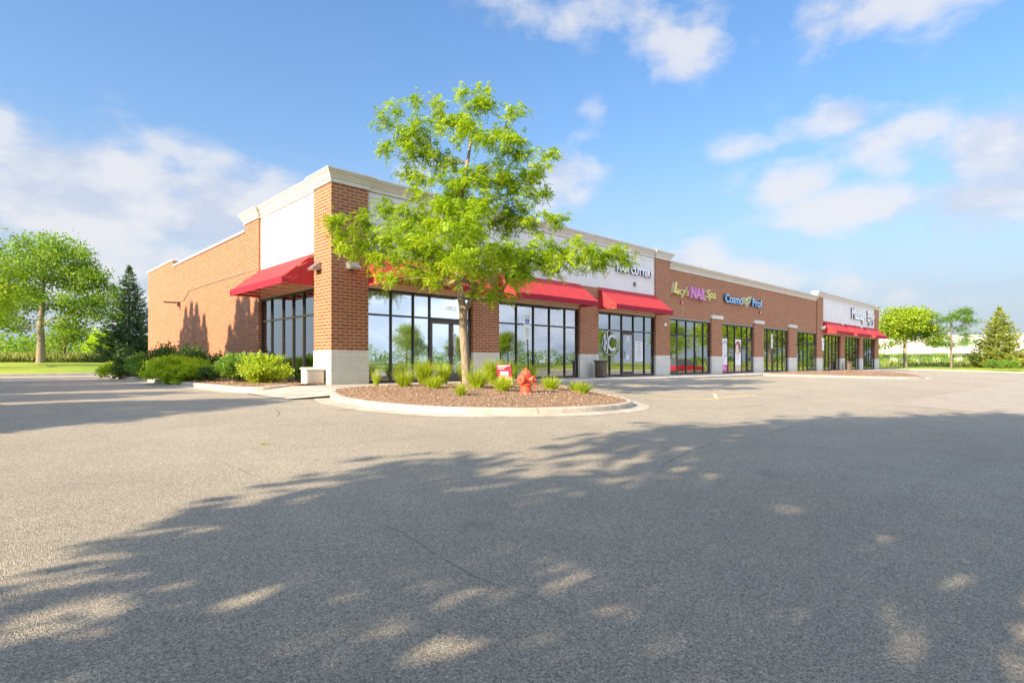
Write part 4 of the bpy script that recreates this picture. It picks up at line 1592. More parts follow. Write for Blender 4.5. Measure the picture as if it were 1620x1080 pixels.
def grow(trunk_pts, trunk_r, attractors, rtip=.008, n_side=6, expo=.5, droop=0.0, seg=.35, wig=.10, attach_low=0.25):
    """skeleton grown from a trunk polyline to every attractor; returns MB of the wood and list of (tip, direction)"""
    nodes = [Vector(p) for p in trunk_pts]
    par = [-1] + list(range(len(trunk_pts) - 1))
    tips = []
    trunk_n = len(nodes)
    order = sorted(attractors, key=lambda a: min((Vector(a) - t).length for t in nodes[:trunk_n]))
    chains = []
    minz = nodes[0].z + (nodes[-1].z - nodes[0].z) * attach_low
    for a in order:
        a = Vector(a)
        best, bi = 1e9, 0
        for i, q in enumerate(nodes):
            if q.z < minz and i < trunk_n: continue
            d = (a - q)
            dist = d.length
            c = dist + max(0, q.z - a.z + .12 * dist) * 1.3
            if c < best: best, bi = c, i
        q = nodes[bi]
        d = a - q
        k = max(1, int(d.length / seg))
        pdir = (nodes[bi] - nodes[par[bi]]).normalized() if par[bi] >= 0 else Vector((0, 0, 1))
        prev = bi
        ch = [bi]
        perp = d.cross(Vector((random.uniform(-1, 1), random.uniform(-1, 1), random.uniform(-1, 1))))
        perp = perp.normalized() if perp.length > 1e-6 else Vector((0, 0, 1))
        for j in range(1, k + 1):
            t = j / k
            p = q + d * t + pdir * (d.length * .28 * t * (1 - t)) + perp * (wig * d.length * math.sin(math.pi * t) * .5) + Vector((random.uniform(-1, 1), random.uniform(-1, 1), random.uniform(-1, 1))) * (.04 if j < k else 0)
            p.z -= droop * math.sin(math.pi * t) * d.length
            nodes.append(p)
            par.append(prev)
            prev = len(nodes) - 1
            ch.append(prev)
        chains.append(ch)
        tips.append((nodes[-1].copy(), (nodes[-1] - nodes[par[-1]]).normalized()))
    cnt = [0] * len(nodes)
    for ch in chains:
        i = ch[-1]
        while i >= 0:
            cnt[i] += 1
            i = par[i]
    rad = [rtip * max(1, c) ** expo for c in cnt]
    wood = MB()
    tr = []
    for i in range(trunk_n):
        tr.append(max(rad[i], trunk_r[i]))
        rad[i] = tr[-1]
    wood.tube(nodes[:trunk_n], tr, 12, cap=False)
    for ch in chains:
        rr = [rad[i] for i in ch]
        rr[0] = min(rr[0], rr[1] * 1.3 if len(rr) > 1 else rr[0])
        n_s = 8 if rr[0] > .04 else (6 if rr[0] > .015 else 4)
        wood.tube([nodes[i] for i in ch], rr, n_s, cap=False)
    return wood, tips, nodes


def blob_points(blobs, dens=1.0):
    out_ = []
    for cx, cy, cz, rx, ry, rz, n_ in blobs:
        for _ in range(max(1, int(n_ * dens))):
            while True:
                v = Vector((random.uniform(-1, 1), random.uniform(-1, 1), random.uniform(-1, 1)))
                if v.length < 1: break
            out_.append((cx + v.x * rx, cy + v.y * ry, cz + v.z * rz))
    return out_


def fronds(tips, per=9, length=.24, pairs=6, leaf=.055, wd=.02, spread=.20, up=.2, droop=.5):
    """compound feather leaves"""
    P0, D0 = [], []
    for p, d in tips:
        for _ in range(per):
            P0.append(np.array(p) + rng.normal(size=3) * spread * np.array((1, 1, .7)))
            D0.append(np.array(d) * .35 + rng.normal(size=3) * .8 + np.array((0, 0, up)))
    P0, D0 = np.array(P0), norm(np.array(D0))
    n_ = len(P0)
    L_ = length * rng.uniform(.6, 1.25, (n_, 1))
    upv = norm(rng.normal(size=(n_, 3)) * .5 + (0, 0, 1))
    S_ = norm(np.cross(D0, upv))
    quads = []
    for j in range(pairs):
        t = (j + .6) / pairs
        C = P0 + D0 * L_ * t - np.array((0, 0, 1)) * (L_ * droop * t * t)
        for s_ in (-1, 1):
            D = S_ * s_ + D0 * .45 - np.array((0, 0, 1)) * .25 * rng.uniform(0, 1, (n_, 1))
            sz = leaf * (1.15 - .5 * abs(t - .45)) * rng.uniform(.8, 1.2, n_)
            quads.append(leaf_quads(C, D, upv + rng.normal(size=(n_, 3)) * .35, sz, np.full(n_, wd)))
    # rachis
    W_ = np.full(n_, .006)
    return np.concatenate(quads, 0)


def leaf_clumps(tips, per=40, spread=.35, size=.12, wd=.75, flat=.6, up=.35):
    n_ = len(tips) * per
    P = np.repeat(np.array([tuple(t[0]) for t in tips]), per, 0)
    D = np.repeat(np.array([tuple(t[1]) for t in tips]), per, 0)
    off = rng.normal(size=(n_, 3)) * spread * np.array((1, 1, flat))
    P = P + off
    Dn = norm(D * .3 + off / max(spread, 1e-6) * .4 + rng.normal(size=(n_, 3)) * .7 - (0, 0, .15))
    N_ = rng.normal(size=(n_, 3)) * .7 + (0, 0, up) + norm(off) * .5
    sz = size * rng.uniform(.6, 1.3, n_)
    return leaf_quads(P, Dn, N_, sz, sz * wd)


def make_tree(name, loc, label, cat, wood, Q, bark, leafm, group=None, rz=0.0):
    T = empty(name, loc, label, cat, group, rz)
    wood.build('trunk', bark, T, smooth=True, recalc=False)
    link('crown', quads_mesh('crown', Q, leafm), T)
    return T


# --- honey locust on the island: limbs laid out from measurements (right, depth, up in metres)
Rv, Fv = Vector((.7222, -.6918, 0)), Vector((.6918, .7222, 0))
TREE = Vector((2.05, -3.95, .07))
SC = 57.0  # the photo's pixels per metre at the tree


def LP(px, py, depth=0.0):
    k = 1 + depth / 15.5
    v = Rv * ((px - 741) / SC * k) + Fv * depth
    return (v.x, v.y, ((605 - py) / SC) * (1 if True else k))


def cl(px, py, rx, ry, n_, dep=0.0, rd=None):
    c = LP(px, py, dep)
    r = rx / SC
    return (c[0], c[1], c[2], r, rd if rd else r, ry / SC, n_)


trunk = [LP(741, 610), LP(740, 592), LP(738, 560), LP(735, 520), LP(735, 490), LP(730, 460), LP(726, 430, .1), LP(722, 395, .15), LP(722, 360, .1), LP(730, 325), LP(738, 290, -.1), LP(742, 255), LP(748, 215)]
trad = [.15, .125, .112, .105, .10, .082, .072, .062, .052, .044, .036, .028, .018]
blobs = [cl(548, 362, 22, 12, 5, -.6), cl(562, 385, 30, 14, 9, -.4), cl(600, 372, 34, 24, 12, -.8), cl(612, 410, 38, 16, 10, -.4), cl(648, 330, 30, 16, 9, .4), cl(610, 318, 26, 12, 6, .6),
         cl(655, 365, 38, 24, 14, 0), cl(655, 400, 42, 24, 14, -1.2), cl(700, 385, 42, 30, 14, 1.2), cl(700, 410, 46, 26, 14, -1.8), cl(700, 345, 34, 22, 10, -.4), cl(640, 445, 30, 12, 6, -1.0), cl(700, 445, 40, 18, 9, -1.0),
         cl(745, 375, 34, 26, 9, -1.6), cl(760, 420, 44, 26, 15, -1.5), cl(780, 395, 44, 26, 12, 1.6), cl(815, 410, 44, 26, 14, -.9), cl(830, 440, 42, 18, 10, -1.2), cl(865, 400, 40, 18, 12, -.5), cl(880, 425, 40, 20, 11, -.8), cl(765, 465, 36, 12, 6, -1.0), cl(800, 470, 28, 9, 5, -.5), cl(735, 405, 50, 26, 10, -2.2), cl(700, 330, 30, 16, 8, -.3), cl(688, 345, 26, 14, 7, .5), cl(725, 300, 30, 18, 8, .4), cl(765, 330, 32, 18, 9, -.4), cl(742, 342, 34, 18, 9, -1.0), cl(800, 318, 26, 14, 7, .2), cl(668, 310, 20, 10, 4, -.2), cl(680, 395, 40, 24, 10, 2.0), cl(580, 395, 26, 12, 6, .4),
         cl(920, 412, 34, 16, 9, -.4), cl(942, 414, 26, 10, 7, -.3), cl(970, 403, 22, 7, 7, -.2), cl(990, 408, 10, 5, 3, -.2), cl(905, 385, 20, 10, 3, .3),
         cl(790, 350, 30, 18, 9, .6), cl(855, 342, 36, 12, 9, .4), cl(878, 345, 14, 9, 4, .4), cl(820, 330, 30, 14, 8, .8),
         cl(735, 320, 34, 18, 9, .5), cl(760, 290, 40, 24, 13, -.4), cl(800, 280, 36, 22, 12, .3), cl(845, 270, 28, 22, 11, .2), cl(868, 245, 12, 16, 4, .2), cl(850, 300, 28, 12, 7, .1), cl(770, 260, 40, 24, 11, .9),
         cl(710, 290, 30, 16, 7, -.5), cl(672, 278, 24, 8, 5, 0), cl(648, 271, 10, 4, 2, 0), cl(700, 250, 34, 18, 9, .2), cl(655, 240, 38, 13, 10, -.1), cl(620, 240, 14, 9, 4, -.2), cl(645, 212, 30, 15, 9, .1), cl(615, 190, 14, 9, 4, 0), cl(630, 172, 10, 10, 3, 0),
         cl(680, 212, 28, 14, 8, -.3), cl(700, 185, 20, 10, 5, .1), cl(690, 162, 10, 6, 3, 0), cl(660, 163, 12, 6, 2, 0), cl(730, 190, 26, 16, 9, .1), cl(750, 165, 14, 12, 5, 0), cl(772, 158, 14, 12, 5, .1), cl(740, 145, 8, 5, 2, 0), cl(768, 144, 8, 4, 3, .1),
         cl(750, 220, 40, 20, 10, -.5), cl(800, 215, 30, 22, 10, .2), cl(815, 180, 15, 9, 5, 0), cl(830, 225, 24, 16, 8, .4), cl(790, 245, 30, 15, 7, -.7),
         cl(700, 400, 40, 30, 12, 2.4), cl(770, 400, 40, 30, 12, 2.4), cl(740, 430, 40, 20, 10, -2.6), cl(660, 420, 36, 16, 8, 1.8), cl(835, 395, 36, 20, 10, 1.5), cl(740, 350, 34, 24, 8, 1.4)]
blobs = [b if b[2] > 2.9 else (b[0], b[1], b[2], b[3], b[4], b[5], max(2, int(b[6] * .8))) for b in blobs]
blobs = [(b[0], b[1], b[2], b[3] * .9, b[4] * .9, b[5] * .88, max(2, int(b[6] * .95))) if b[2] > 4.4 else b for b in blobs]
att = blob_points(blobs, 1.0)
wood, tips, _ = grow(trunk, trad, att, rtip=.0048, expo=.50, seg=.28, wig=.22, attach_low=.30)
Q = fronds(tips, per=18, length=.23, pairs=6, leaf=.078, wd=.032, spread=.105, up=.25, droop=.45)
make_tree('honey_locust_tree', TREE, 'young honey locust tree with feathery lime leaves standing in the mulch island', 'tree', wood, Q, BARK, LOCUST)


# --- generic broadleaf tree
def broadleaf(height, radius, base_z, nat=170, per=60, size=.16, spread=.42, tr=.18, zlo=.25, seed=1, rtip=.012, flat=.7):
    random.seed(seed)
    trunk = [(0, 0, -.2)]
    lean = (random.uniform(-.04, .04), random.uniform(-.04, .04))
    for i in range(1, 9):
        z = height * .86 * i / 8
        trunk.append((lean[0] * z + random.uniform(-.06, .06), lean[1] * z + random.uniform(-.06, .06), z))
    trd = [tr * (1.25 if i == 0 else 1) * (1 - .78 * i / 8) for i in range(9)]
    att = []
    lobes = []
    for _ in range(16):
        a = random.uniform(0, 2 * math.pi)
        z = random.uniform(zlo, .9)
        rr = radius * math.sin(math.pi * min(.97, (z * .8 + .18))) * random.uniform(.45, .75)
        lobes.append((rr * math.cos(a), rr * math.sin(a), base_z + (height - base_z) * z, radius * random.uniform(.32, .5)))
    lobes.append((0, 0, height * .86, radius * .4))
    for _ in range(nat):
        lx, ly, lz, lr = random.choice(lobes)
        v = Vector((random.gauss(0, 1), random.gauss(0, 1), random.gauss(0, 1))).normalized() * lr * random.uniform(.45, 1.0)
        p = (lx + v.x, ly + v.y, min(height, max(base_z, lz + v.z * .8)))
        att.append(p)
    wood, tips, _ = grow(trunk, trd, att, rtip=rtip, expo=.5, seg=.6, wig=.15, attach_low=.22)
    Q = leaf_clumps(tips, per=per, spread=spread, size=size, flat=flat)
    return wood, Q


# --- spruce
def spruce(height, radius, seed=1, tiers=26, base=.25, size=.16, per=46, curve=.9):
    random.seed(seed)
    wood = MB()
    wood.tube([(0, 0, -.2), (0, 0, height * .5), (0, 0, height)], [height * .017, height * .010, .01], 8, cap=False)
    Ps, Ds = [], []
    for i in range(tiers):
        t = i / (tiers - 1)
        z = base + (height - base - .15) * t
        rr = radius * (1 - t) ** curve + .08
        nb = int(7 + 6 * (1 - t))
        a0 = random.uniform(0, 6.28)
        for b in range(nb):
            a = a0 + 2 * math.pi * b / nb + random.uniform(-.2, .2)
            ln = rr * random.uniform(.72, 1.12)
            zz = z + random.uniform(-.12, .12)
            pts = []
            for j in range(5):
                s = j / 4
                pts.append(Vector((ln * s * math.cos(a), ln * s * math.sin(a), zz - ln * .22 * math.sin(math.pi * s * .8) + ln * .10 * s * s + .12 * (t) * s * ln)))
            wood.tube(pts, [.022 * (1 - t * .6), .016, .012, .008, .004], 4, cap=False)
            k = max(6, int(per * ln / radius))
            for _ in range(k):
                s = random.uniform(.18, 1.0)
                q = pts[min(3, int(s * 4))].lerp(pts[min(4, int(s * 4) + 1)], s * 4 % 1)
                side = random.choice((-1, 1))
                spread_ = .30 * ln * (1.1 - s) * random.random()
                tang = Vector((-math.sin(a), math.cos(a), 0)) * side
                out_ = Vector((math.cos(a), math.sin(a), 0))
                Ps.append(tuple(q + tang * spread_ - Vector((0, 0, spread_ * .25))))
                Ds.append(tuple(out_ * random.uniform(.4, 1) + tang * random.uniform(.3, 1) + Vector((0, 0, random.uniform(-.45, .15)))))
    for _ in range(60):
        Ps.append((random.uniform(-.05, .05), random.uniform(-.05, .05), height - random.uniform(0, .5)))
        Ds.append((random.uniform(-.6, .6), random.uniform(-.6, .6), 1))
    P = np.repeat(np.array(Ps), 3, 0)
    D = norm(np.repeat(np.array(Ds), 3, 0) + rng.normal(size=(len(P), 3)) * .35)
    n_ = len(P)
    P = P + rng.normal(size=(n_, 3)) * .03
    Q = leaf_quads(P, D, rng.normal(size=(n_, 3)) + (0, 0, .5), size * rng.uniform(.7, 1.5, n_), size * .32 * rng.uniform(.7, 1.3, n_))
    return wood, Q


# left background
def c2(r, z, rr, rz, n_, d=0):
    v = Rv * r + Fv * d
    return (v.x, v.y, z, rr, rr * .9, rz, n_)


trunk3 = [(0, 0, -.3), (.02, 0, 1.5), (.0, .05, 3.0), (.1, .1, 4.6), (.15, 0, 6.2), (.1, 0, 8.0), (.2, 0, 9.4)]
att = blob_points([c2(.8, 9.5, 2.2, .9, 26), c2(-1.3, 8.9, 2.0, 1.0, 26, .8), c2(2.6, 8.5, 1.8, .9, 22, -.5), c2(-2.5, 7.4, 2.0, 1.2, 26, -.8), c2(0, 7.5, 2.0, 1.2, 26, 1.6), c2(.2, 7.2, 1.8, 1.1, 20, -2.2),
                   c2(2.4, 6.9, 1.8, 1.0, 24, .9), c2(4.1, 7.1, 1.3, .7, 14), c2(4.9, 5.3, 1.2, .8, 13, .4), c2(3.6, 4.9, 1.5, .9, 18, -.7), c2(5.2, 3.9, .9, .6, 8), c2(1.8, 4.4, 1.4, .8, 14, 1.2), c2(2.8, 3.3, 1.2, .6, 10, -.3),
                   c2(.5, 5.4, 1.2, .8, 12, -1.2), c2(-1.8, 5.1, 1.8, 1.1, 22, .5), c2(-3.2, 5.9, 1.6, 1.3, 18), c2(-2.5, 3.3, 1.7, .8, 16, -.4), c2(-4.2, 4.2, 1.4, 1.1, 14, .4), c2(4.8, 6.2, .9, .5, 6, .8)])
wt, tips_, _ = grow(trunk3, [.34, .27, .23, .17, .13, .08, .04], att, rtip=.011, expo=.5, seg=.6, wig=.18, attach_low=.28)
w_, q_ = wt, leaf_clumps(tips_, per=78, spread=.40, size=.19, flat=.6)
make_tree('shade_tree', (-3.8, 43.8, .66), 'tall rounded broadleaf tree with a bare straight trunk on the left lawn', 'tree', w_, q_, BARK, GREENL)
w_, q_ = broadleaf(9.5, 4.0, 1.4, nat=220, per=80, size=.20, spread=.42, tr=.2, seed=8)
make_tree('shade_tree', (-8.6, 36.6, .6), 'lime green tree cut off by the left edge of the photo', 'tree', w_, q_, BARK2, MAPLE)
w_, q_ = spruce(8.8, 3.3, seed=3, tiers=30, size=.22, per=60)
make_tree('spruce_tree', (2.6, 45.8, .66), 'dark green spruce standing just left of the building', 'tree', w_, q_, BARK2, SPRUCEL)
w_, q_ = broadleaf(3.6, 1.9, .4, nat=70, per=50, size=.20, spread=.35, tr=.07, seed=12)
make_tree('small_tree', (2.2, 58.5, .66), 'small bright lime tree in the gap between the tall tree and the spruce', 'tree', w_, q_, BARK2, LIME)
w_, q_ = broadleaf(3.4, 2.2, .3, nat=70, per=50, size=.18, spread=.4, tr=.06, seed=13)
make_tree('small_tree', (-1.6, 50.5, .66), 'low spreading green tree behind the trunk of the tall left tree', 'tree', w_, q_, BARK2, GREENL)
# right background
w_, q_ = broadleaf(6.6, 4.1, 1.9, nat=230, per=75, size=.22, spread=.40, tr=.20, seed=21, flat=.55)
make_tree('maple_tree', (71.0, -.3, .15), 'dense round-headed lime green tree just right of the far end of the building', 'tree', w_, q_, BARK, MAPLE)
trunk2 = [(0, 0, -.2), (0, 0, 1.5), (.05, 0, 3.0), (.1, .05, 4.6), (.3, -.2, 6.2)]
def c2(r, z, rr, rz, n_, d=0):
    v = Rv * r + Fv * d
    return (v.x, v.y, z, rr, rr * .8, rz, n_)
att = blob_points([c2(0, 2.7, 2.2, .25, 16), c2(-1.6, 2.8, 1.1, .35, 9), c2(1.6, 3.0, 1.3, .35, 10), c2(2.2, 3.7, .9, .2, 6), c2(.9, 4.5, 1.2, .15, 7), c2(2.0, 5.3, 1.1, .2, 8), c2(-.9, 5.4, 1.2, .22, 9), c2(-1.9, 5.9, .6, .15, 4), c2(1.2, 5.6, 1.2, .25, 9), c2(1.3, 6.4, .9, .25, 9), c2(2.0, 6.2, .6, .2, 5), c2(.2, 5.9, .8, .3, 7), c2(-.3, 3.4, 1.0, .2, 6, .8)])
w_, tips_, _ = grow(trunk2, [.13, .10, .08, .06, .03], att, rtip=.008, expo=.48, seg=.4, wig=.15)
q_ = fronds(tips_, per=22, length=.35, pairs=4, leaf=.12, wd=.05, spread=.24, up=.1)
make_tree('honey_locust_tree', (72.3, -4.4, .12), 'sparse flat-branched young locust tree between the round tree and the far spruce', 'tree', w_, q_, BARK2, MIDSH)
w_, q_ = spruce(7.0, 3.3, seed=9, tiers=24, size=.24, per=60, curve=.75)
make_tree('spruce_tree', (78.9, -7.9, .12), 'broad yellow-green spruce near the right edge', 'tree', w_, q_, BARK2, SPRUCEY)
w_, q_ = broadleaf(3.6, 2.2, .3, nat=60, per=50, size=.22, spread=.4, tr=.06, seed=31)
make_tree('small_tree', (82.5, -13.0, .12), 'low green tree cut off by the right edge of the photo behind the spruce', 'tree', w_, q_, BARK2, GREENL)

# trees standing left of and behind the camera (they shade the lot and show in the glass)
random.seed(77)
trunk4 = [(0, 0, -.3), (.05, .03, 1.6), (.0, .1, 3.4), (.12, .0, 5.4), (.0, -.1, 7.4), (.1, 0, 9.4), (.05, .05, 11.4), (.0, 0, 12.8)]
prof4 = [(3.6, 4.1, 30), (4.5, 4.6, 44), (5.7, 5.15, 60), (7.0, 5.75, 74), (8.4, 5.1, 64), (9.8, 4.1, 48), (11.3, 2.9, 30), (12.6, 1.3, 10)]
att = []
for z0, r0, n0 in prof4:
    for _ in range(n0):
        a_, q_r = random.uniform(0, 6.283), r0 * math.sqrt(random.uniform(.10, 1.0))
        att.append((q_r * math.cos(a_), q_r * math.sin(a_), z0 + random.uniform(-.7, .7)))
wt, tips_, _ = grow(trunk4, [.36, .30, .26, .22, .17, .12, .07, .03], att, rtip=.011, expo=.5, seg=.6, wig=.16, attach_low=.2)
w_, q_ = wt, leaf_clumps(tips_, per=105, spread=.31, size=.26, flat=.6)
g_ = 'roadside shade trees west and south of the lot'
near = make_tree('shade_tree', (-16.6, -16.0, -.4), 'broad shade tree on the verge left of the photo, out of frame', 'tree', w_, q_, BARK2, SHADEL, group=g_)
for x, y, s_, rz in ((-9.5, -23.6, 1.0, 1.2), (-17.5, -27.5, 1.05, 2.4), (-1.5, -27.5, 1.0, 3.6), (-13.8, -3.0, .42, 2.0), (-15.0, -4.4, .36, .5), (-13.9, 1.7, .40, 3.0), (-14.2, 5.6, .36, 5.0), (8.0, -31.0, 1.0, 4.0)):
    copy_tree(near, (x, y, -.4), rz, s_)
w_, q_ = spruce(10.6, 3.1, seed=17, tiers=26, size=.30, per=60, curve=.72)
sp0 = make_tree('spruce_tree', (-14.6, 15.4, 0), 'dark spruce on the verge west of the lane, out of frame', 'tree', w_, q_, BARK2, SPRUCEL, group='spruces on the verge west of the lane')
for x, y, s_, rz in ((-14.8, 7.7, 1.03, 2.0), (-14.4, 6.5, .94, .7), (-14.9, 8.6, .98, 4.1), (-14.2, 9.6, .85, 2.2), (-14.9, 14.5, 1.0, 2.9), (-14.3, 16.4, .97, 1.3), (-14.7, 17.3, .88, 5.0), (-14.6, 13.3, .93, .2), (-15.6, 2.6, .55, .4), (-17, 22, .9, 3.0)):
    copy_tree(sp0, (x, y, 0), rz, s_)
w_, q_ = broadleaf(8.5, 4.4, .8, nat=170, per=60, size=.26, spread=.5, tr=.2, seed=51)
fm = make_tree('shade_tree', (84, -20, .1), 'bushy green tree east of the lot, out of frame', 'tree', w_, q_, BARK2, MAPLE, group='trees beyond the east and south edges of the lot')
for x, y, s_ in ((92, -16, 1.1), (88, -27, 1.0), (96, -33, 1.2), (84, -38, .9), (104, -20, 1.1), (80, -50, 1.1), (70, -66, 1.1), (58, -68, .9), (46, -66, 1.2), (30, -67, 1.0), (18, -66, 1.2), (4, -68, 1.0), (110, -42, 1.3), (120, -28, 1.3)):
    copy_tree(fm, (x, y, .1), random.uniform(0, 6), s_ * (.68 if y < -45 else 1.0))


# --- shrubs
def shrub(name, loc, rx, ry, h, leafm, n_=2600, size=.06, label='', spiky=False, seed=0):
    spiky = False
    rx, ry, h = rx * .92, ry * .92, h * .9
    random.seed(seed)
    r_ = np.random.default_rng(seed + 100)
    E_ = empty(name, loc, label, 'shrub')
    stems = MB()
    lob = [(random.uniform(-.5, .5) * rx, random.uniform(-.5, .5) * ry, random.uniform(.35, .62) * h, random.uniform(.42, .62)) for _ in range(9)]
    tips = []
    for _ in range(int(26 + 20 * rx * ry)):
        lx, ly, lz, lr = random.choice(lob)
        v = Vector((random.gauss(0, 1), random.gauss(0, 1), abs(random.gauss(0, 1)) * .9 - .35)).normalized()
        p = Vector((lx + v.x * rx * lr, ly + v.y * ry * lr, max(.06, lz + v.z * h * .48)))
        b0 = Vector((p.x * .15, p.y * .15, 0))
        mid = b0.lerp(p, .5) + Vector((p.x * .12, p.y * .12, -.02))
        stems.tube([b0, mid, p], [.010, .006, .003], 4, cap=False)
        tips.append((p, (p - mid).normalized()))
    stems.build('stems', BARK2, E_, smooth=True, recalc=False)
    per = max(4, int(n_ * 1.9 / len(tips)))
    n2 = len(tips) * per
    P = np.repeat(np.array([tuple(t[0]) for t in tips]), per, 0)
    D = np.repeat(np.array([tuple(t[1]) for t in tips]), per, 0)
    off = r_.normal(size=(n2, 3)) * np.array((rx * .17, ry * .17, h * .11))
    if spiky:
        u = r_.uniform(-.3, .22, (n2, 1))
        P = P + D * u + r_.normal(size=(n2, 3)) * .05 + off * .5
    else:
        P = P + off
    P[:, 2] = np.maximum(P[:, 2], .02)
    Dn = norm(D * .6 + r_.normal(size=(n2, 3)) * .6 + (0, 0, .15))
    sz = size * 1.35 * r_.uniform(.6, 1.35, n2)
    V = leaf_quads(P, Dn, r_.normal(size=(n2, 3)) * .9 + (0, 0, .5), sz, sz * .55)
    link('foliage', quads_mesh('foliage', V, leafm), E_)
    return E_


shrub('shrub', (-.98, 2.35, 0), .80, .75, .86, LIME2, 5200, .065, 'rounded lime green shrub nearest the beige cabinet under the side window', seed=1)
shrub('shrub', (-1.25, 4.15, 0), .85, .95, .88, MIDSH, 5200, .07, 'mid green leafy shrub left of the lime one under the side window', seed=2)
shrub('shrub', (-1.75, 5.75, 0), .45, .45, .50, DKSH, 1500, .055, 'small dark low shrub in the mulch gap along the side wall', seed=3)
shrub('shrub', (-2.0, 7.0, -.04), .72, .75, .74, LIME, 4600, .07, 'bright yellow-green shrub at the right end of the kerbside mass', spiky=True, seed=4)
shrub('shrub', (-2.35, 8.3, -.08), .90, .85, .84, LIME, 5600, .07, 'bright yellow-green shrub spilling over the kerb in the middle of the mass', spiky=True, seed=5)
shrub('shrub', (-2.1, 9.8, -.04), .80, .90, .80, LIME, 4600, .07, 'bright yellow-green shrub at the left end of the kerbside mass', spiky=True, seed=6)
shrub('shrub', (-1.0, 10.6, 0), .95, 1.2, 1.30, DKSH, 5200, .075, 'tall dark green rounded shrub against the side wall, right one of the pair', seed=7)
shrub('shrub', (-1.15, 13.2, 0), 1.05, 1.3, 1.36, DKSH, 5200, .075, 'tall dark green rounded shrub against the side wall, left one of the pair', seed=8)
shrub('shrub', (-2.1, 13.6, -.03), .80, 1.0, .95, MIDSH, 3600, .07, 'mid green spreading shrub near the far end of the side kerb', spiky=True, seed=9)
shrub('shrub', (-2.2, 16.6, -.03), .80, 1.0, .85, DKSH, 3200, .07, 'dark green low shrub at the far end of the side kerb', seed=10)
shrub('shrub', (-2.75, 17.8, -.12), .65, .9, .75, LIME, 2400, .07, 'yellow shrub leaning out over the lane at the far end of the bed', spiky=True, seed=11)
shrub('shrub', (-1.3, 19.0, 0), .9, 1.2, 1.0, simple('dry_leaf', (.34, .24, .17), .9), 1800, .06, 'brownish dry shrub behind the low ones at the rear corner', seed=12)
shrub('shrub', (68.6, -8.4, .08), .7, .7, .75, MIDSH, 1500, .10, 'round green shrub left of its twin on the right lawn', seed=13)
shrub('shrub', (70.3, -9.6, .08), .8, .8, .80, MIDSH, 1500, .10, 'round green shrub right of its twin on the right lawn', seed=14)


# --- ornamental grasses in the island
def grass_clump(loc, r, h, n_, label, seed, wide=.010, flop=.55, group='grass clumps in the mulch island'):
    r_ = np.random.default_rng(seed)
    a = r_.uniform(0, 2 * np.pi, n_)
    lean = r_.uniform(.05, 1.0, n_) ** .8
    hh = h * r_.uniform(.55, 1.1, n_)
    base = np.stack([np.cos(a), np.sin(a), np.zeros(n_)], 1) * (r * .28 * r_.uniform(0, 1, (n_, 1)))
    outd = np.stack([np.cos(a), np.sin(a), np.zeros(n_)], 1)
    side = np.stack([-np.sin(a + r_.normal(size=n_)), np.cos(a + r_.normal(size=n_)), np.zeros(n_)], 1)
    segs = 4
    pts = []
    for j in range(segs + 1):
        t = j / segs
        p = base + outd * (r * lean * t ** 1.6).reshape(-1, 1) + np.array((0, 0, 1)) * (hh * (t - flop * .45 * lean * t * t)).reshape(-1, 1)
        pts.append(p)
    verts, faces = [], []
    V = np.zeros((n_ * (segs + 1) * 2, 3))
    for j in range(segs + 1):
        w_ = wide * (1 - (j / segs) ** 2 * .9)
        V[j * 2 * n_:(j * 2 + 1) * n_] = pts[j] + side * w_ / 2
        V[(j * 2 + 1) * n_:(j * 2 + 2) * n_] = pts[j] - side * w_ / 2
    F = []
    for j in range(segs):
        for i in range(n_):
            F.append((j * 2 * n_ + i, (j * 2 + 1) * n_ + i, (j * 2 + 3) * n_ + i, (j * 2 + 2) * n_ + i))
    me = bpy.data.meshes.new('grass_clump')
    me.from_pydata(V.tolist(), [], F)
    me.materials.append(BLADE)
    me.update()
    return link('grass_clump', me, loc=loc, label=label, cat='grass', group=group)


for (x, y, z, r, h, n_, lab) in (
        (.35, -2.0, .0, .22, .62, 40, 'thin wispy grass clump beside the corner pilaster stone'),
        (.15, -3.75, -.03, .36, .62, 230, 'leftmost full grass clump in the island'),
        (.35, -4.75, -.05, .34, .50, 240, 'low bright clump in front of the tall one left of the trunk'),
        (1.25, -3.05, .03, .42, .85, 300, 'tall grass clump in front of the mullion left of the door'),
        (1.95, -3.0, .05, .36, .75, 240, 'tall clump below the double door left of the trunk'),
        (2.75, -3.0, .05, .36, .85, 240, 'tall clump immediately behind the left side of the tree trunk'),
        (1.25, -5.35, .0, .42, .60, 330, 'broad low clump directly in front of the tree trunk'),
        (-.15, -6.45, -.07, .24, .34, 130, 'smallest clump, alone near the front kerb'),
        (1.25, -6.25, -.05, .36, .46, 260, 'low clump just left of the hydrant, front row'),
        (1.95, -5.55, -.01, .30, .42, 190, 'small clump between the estate board and the hydrant'),
        (3.35, -3.55, .04, .52, .88, 420, 'large clump right of the trunk and behind the estate board'),
        (4.5, -3.0, .02, .50, .80, 330, 'tall clump in front of the stone pier'),
        (4.6, -3.9, .0, .34, .75, 200, 'tall clump right of the estate board behind the hydrant'),
        (2.95, -6.25, -.06, .36, .46, 260, 'low clump first to the right of the hydrant'),
        (3.55, -6.55, -.09, .24, .34, 150, 'small clump second from the right end of the island'),
        (3.05, -7.25, -.12, .28, .38, 190, 'low clump at the right tip of the island')):
    grass_clump((x, y, z), r * 1.05, h * .95, int(n_ * 1.3), lab, seed=int(abs(x * 100 + y * 37)) + 5, wide=.017)

# little weed in the asphalt joint
grass_clump((-5.1, -8.6, zlot(-5.1, -8.6)), .10, .03, 40, 'tiny flat weed growing out of the sunlit asphalt', 99, wide=.008, group=None)


